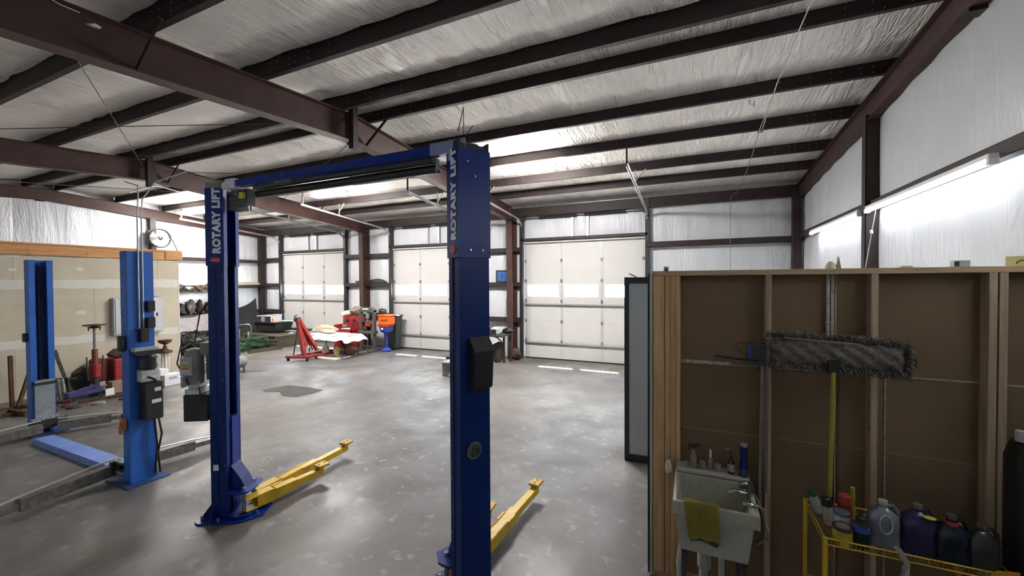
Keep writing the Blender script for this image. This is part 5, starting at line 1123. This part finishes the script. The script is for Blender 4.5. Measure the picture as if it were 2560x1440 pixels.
MB().tube([(0, 0, .0), (-.012, .02, -1.03)], .012, 10).build('handle', mat('handle_grey', (.26, .22, .18), .7, 0, .15, 14), t)
m = MB(); m.tube([(-.30, 0, .02), (-.15, 0, .005), (0, 0, -.0), (.08, 0, -.002)], .008, 6); m.build('blade', mat('blade_brown', (.04, .025, .02), .6), t)
m = MB(); m.box((-.045, -.02, -.03), (.04, .02, .005)); m.box((-.03, -.018, -.07), (-.02, .018, -.03)); m.build('blade_holder', BLACKP, t)
t = thing('wire_brush', 'long-handled brush head with wire frame and blue block, above the squeegee', 'brush', (.40, 3.29, 1.88))
MB().box((-.025, -.02, -.03), (.065, .02, .045)).build('brush_block', BLACKP, t, bevel=.004); MB().box((-.04, -.02, -.028), (-.024, .02, .055)).build('blue_clamp', mat('clamp_blue', (.02, .05, .28), .4), t)
m = MB(); m.tube([(.06, 0, .055), (-.02, 0, .062), (-.11, 0, .075), (-.118, 0, .05), (-.09, 0, .01), (-.035, 0, -.012)], .0035, 6)
for k in range(6): m.tube([(-.1 + .028 * k, 0, .073 - .003 * k), (-.095 + .028 * k, 0, .085 - .003 * k)], .004, 5)
m.build('wire_frame', GREASE, t)
MB().tube([(.075, .01, -.02), (.07, .02, -.98)], .011, 10).build('handle', mat('handle_grey2', (.15, .13, .12), .7), t)
tag(MB().tube([(.876, 3.40, .86), (.872, 3.41, 1.30)], .011, 10).build('red_handle', mat('handle_red', (.14, .015, .012), .5), None), 'dark red broom handle beside the yellow mop handle', 'handle')
# items on top of the partition
t = thing('paper_scrap', 'small cream block at the left end of the partition top', 'block', (-.196, 3.48, 2.479)); MB().box((-.018, -.02, 0), (.018, .02, .035)).build('block', mat('scrap_cream', (.6, .55, .45), .8), t); MB().box((-.01, -.03, -.001), (.012, -.022, .02)).build('dark_tab', RUST, t)
tag(MB().prism([(-.012, 0), (.014, 0), (.0, .085)], 0, .03, 'Y').build('wood_wedge', wood_material('wedge', (.3, .25, .18), (.5, .42, .3), 'Z'), None), 'thin upright wedge on the partition top before the right wall', 'wedge', loc=(.92, 3.47, 2.478))
tag(MB().lathe([(0, 0), (.035, 0), (.03, .025), (.012, .05), (0, .052)], (0, 0, 0), 14).build('cream_cone', mat('scrap_cream2', (.62, .58, .48), .8), None, smooth=True), 'low cream mound on the partition top left of the wedge', 'object', loc=(.878, 3.49, 2.478))
tag(MB().box((-.03, -.03, 0), (.03, .03, .012)).build('flat_block', mat('scrap_cream2', (1, 1, 1)), None, bevel=.002), 'thin cream plate on the partition top', 'plate', loc=(1.275, 3.49, 2.478))
t = thing('tape_dispenser', 'small white box with dark end on the partition top', 'box', (1.54, 3.49, 2.479)); MB().box((-.035, -.025, 0), (.04, .025, .04)).build('body', LGREY, t, bevel=.003); MB().box((-.036, -.026, .003), (-.012, -.025, .033)).build('dark_end', GREASE, t)
t = thing('yellow_sign', 'yellow sign with a dark arc standing on the partition top at right', 'sign', (1.80, 3.49, 2.478)); MB().box((-.055, -.004, 0), (.16, .004, .06)).build('board', mat('sign_yellow', (.62, .55, .22), .6), t)
m = MB(); m.tube([(.02 + .03 * math.cos(a_), -.006, .014 + .022 * math.sin(a_)) for a_ in [PI * k / 12 for k in range(13)]], .003, 5); m.build('arc', GREASE, t)
# framed door leaf behind the partition
t = thing('framed_door_leaf', 'tall black-framed door leaf with a pale blue-grey panel behind the partition end', 'door leaf', (-.66, 5.55, 0))
FRM = mat('leaf_frame', (.022, .023, .028), .45)
Xf = Matrix.Rotation(R(4), 4, 'Z')
for a, b in (((-.175, -.03, .02), (-.115, .03, 2.45)), ((.19, -.03, .02), (.25, .03, 2.45))): MB(Xf).box(a, b).build('stile', FRM, t, bevel=.003)
for a, b in (((-.115, -.03, .02), (.19, .03, .09)), ((-.115, -.03, 2.37), (.19, .03, 2.45))): MB(Xf).box(a, b).build('rail', FRM, t, bevel=.003)
MB(Xf).box((-.115, -.012, .09), (.19, .0, 2.37)).build('pale_panel', mat('leaf_panel', (.42, .48, .52), .5, 0, .04, 3), t)
MB(Xf).bar((-.12, 0, 2.50), (-.02, 0, 2.452), .01, .012).build('top_arm', FRM, t)
MB(Xf).box((-.17, -.03, 0), (.25, .03, .02)).build('sweep', BLACK, t)
# cords
def cord(name, pts_, r_, m_, lb, cat='cord'): return tag(MB().tube(pts_, r_, 6).build(name, m_, None), lb, cat)
CW = mat('cord_white', (.62, .60, .56), .6)
cord('rope', [(.99, 4.43, 4.95), (1.0, 5.2, 4.99), (1.0, 6.3, 4.97), (1.06, 7.94, 4.93)], .006, CW, 'white cord strung below the purlins at right, upper strand')
cord('rope', [(1.0, 6.35, 4.95), (1.01, 7.96, 4.90)], .005, CW, 'second short white cord strand ending at the clip')
tag(MB().box((.99, 7.94, 4.885), (1.08, 7.98, 4.915)).build('cord_clip', LGREY, None, bevel=.004), 'pale cord clip hanging under a purlin at right', 'clip')
cord('hanging_rope', [(1.01, 7.98, 4.89), (1.06, 9.6, 4.80), (1.05, 11.0, 4.70), (1.0, 11.5, 4.60), (.87, 11.62, 4.53), (.87, 11.62, 2.3)], .006, mat('cord_grey', (.28, .26, .25), .6), 'thin grey cord running to the door wall and down it at right')
t = thing('pull_cord', 'white pull cord with knob hanging from the strip light by the right post', 'pull cord', (2.22, 6.9, 3.32)); MB().tube([(0, 0, 0), (-.01, .12, -.33), (-.02, .27, -.75)], .006, 6).build('cord', CW, t); MB().lathe([(0, -.02), (.018, -.015), (.02, .02), (.008, .04), (0, .04)], (-.01, .1, -.28), 10).build('knob', WHITE, t)
tag(MB().blob((0, 0, 0), (.03, .05, .02), 91, .3, 1).build('chalk_smear', CW, None), 'white rag scrap stuck on the nearest rafter', 'rag', loc=(-5.085, 1.87, 4.80))
cord('rafter_wire', [(-5.085, 1.55, 4.88), (-5.085, 1.66, 4.86), (-5.085, 1.78, 4.865)], .005, CW, 'bit of white wire lying along the nearest rafter', 'wire')
cord('grey_cable', [(XL + .2, 1.8, 4.95), (-14.5, 4.4, 4.86), (-11.0, 5.5, 4.55), (-8.5, 3.9, 4.1), (-6.9, 2.85, 3.62)], .009, LGREY, 'pale cable sagging from the old lift up to the far left roof')
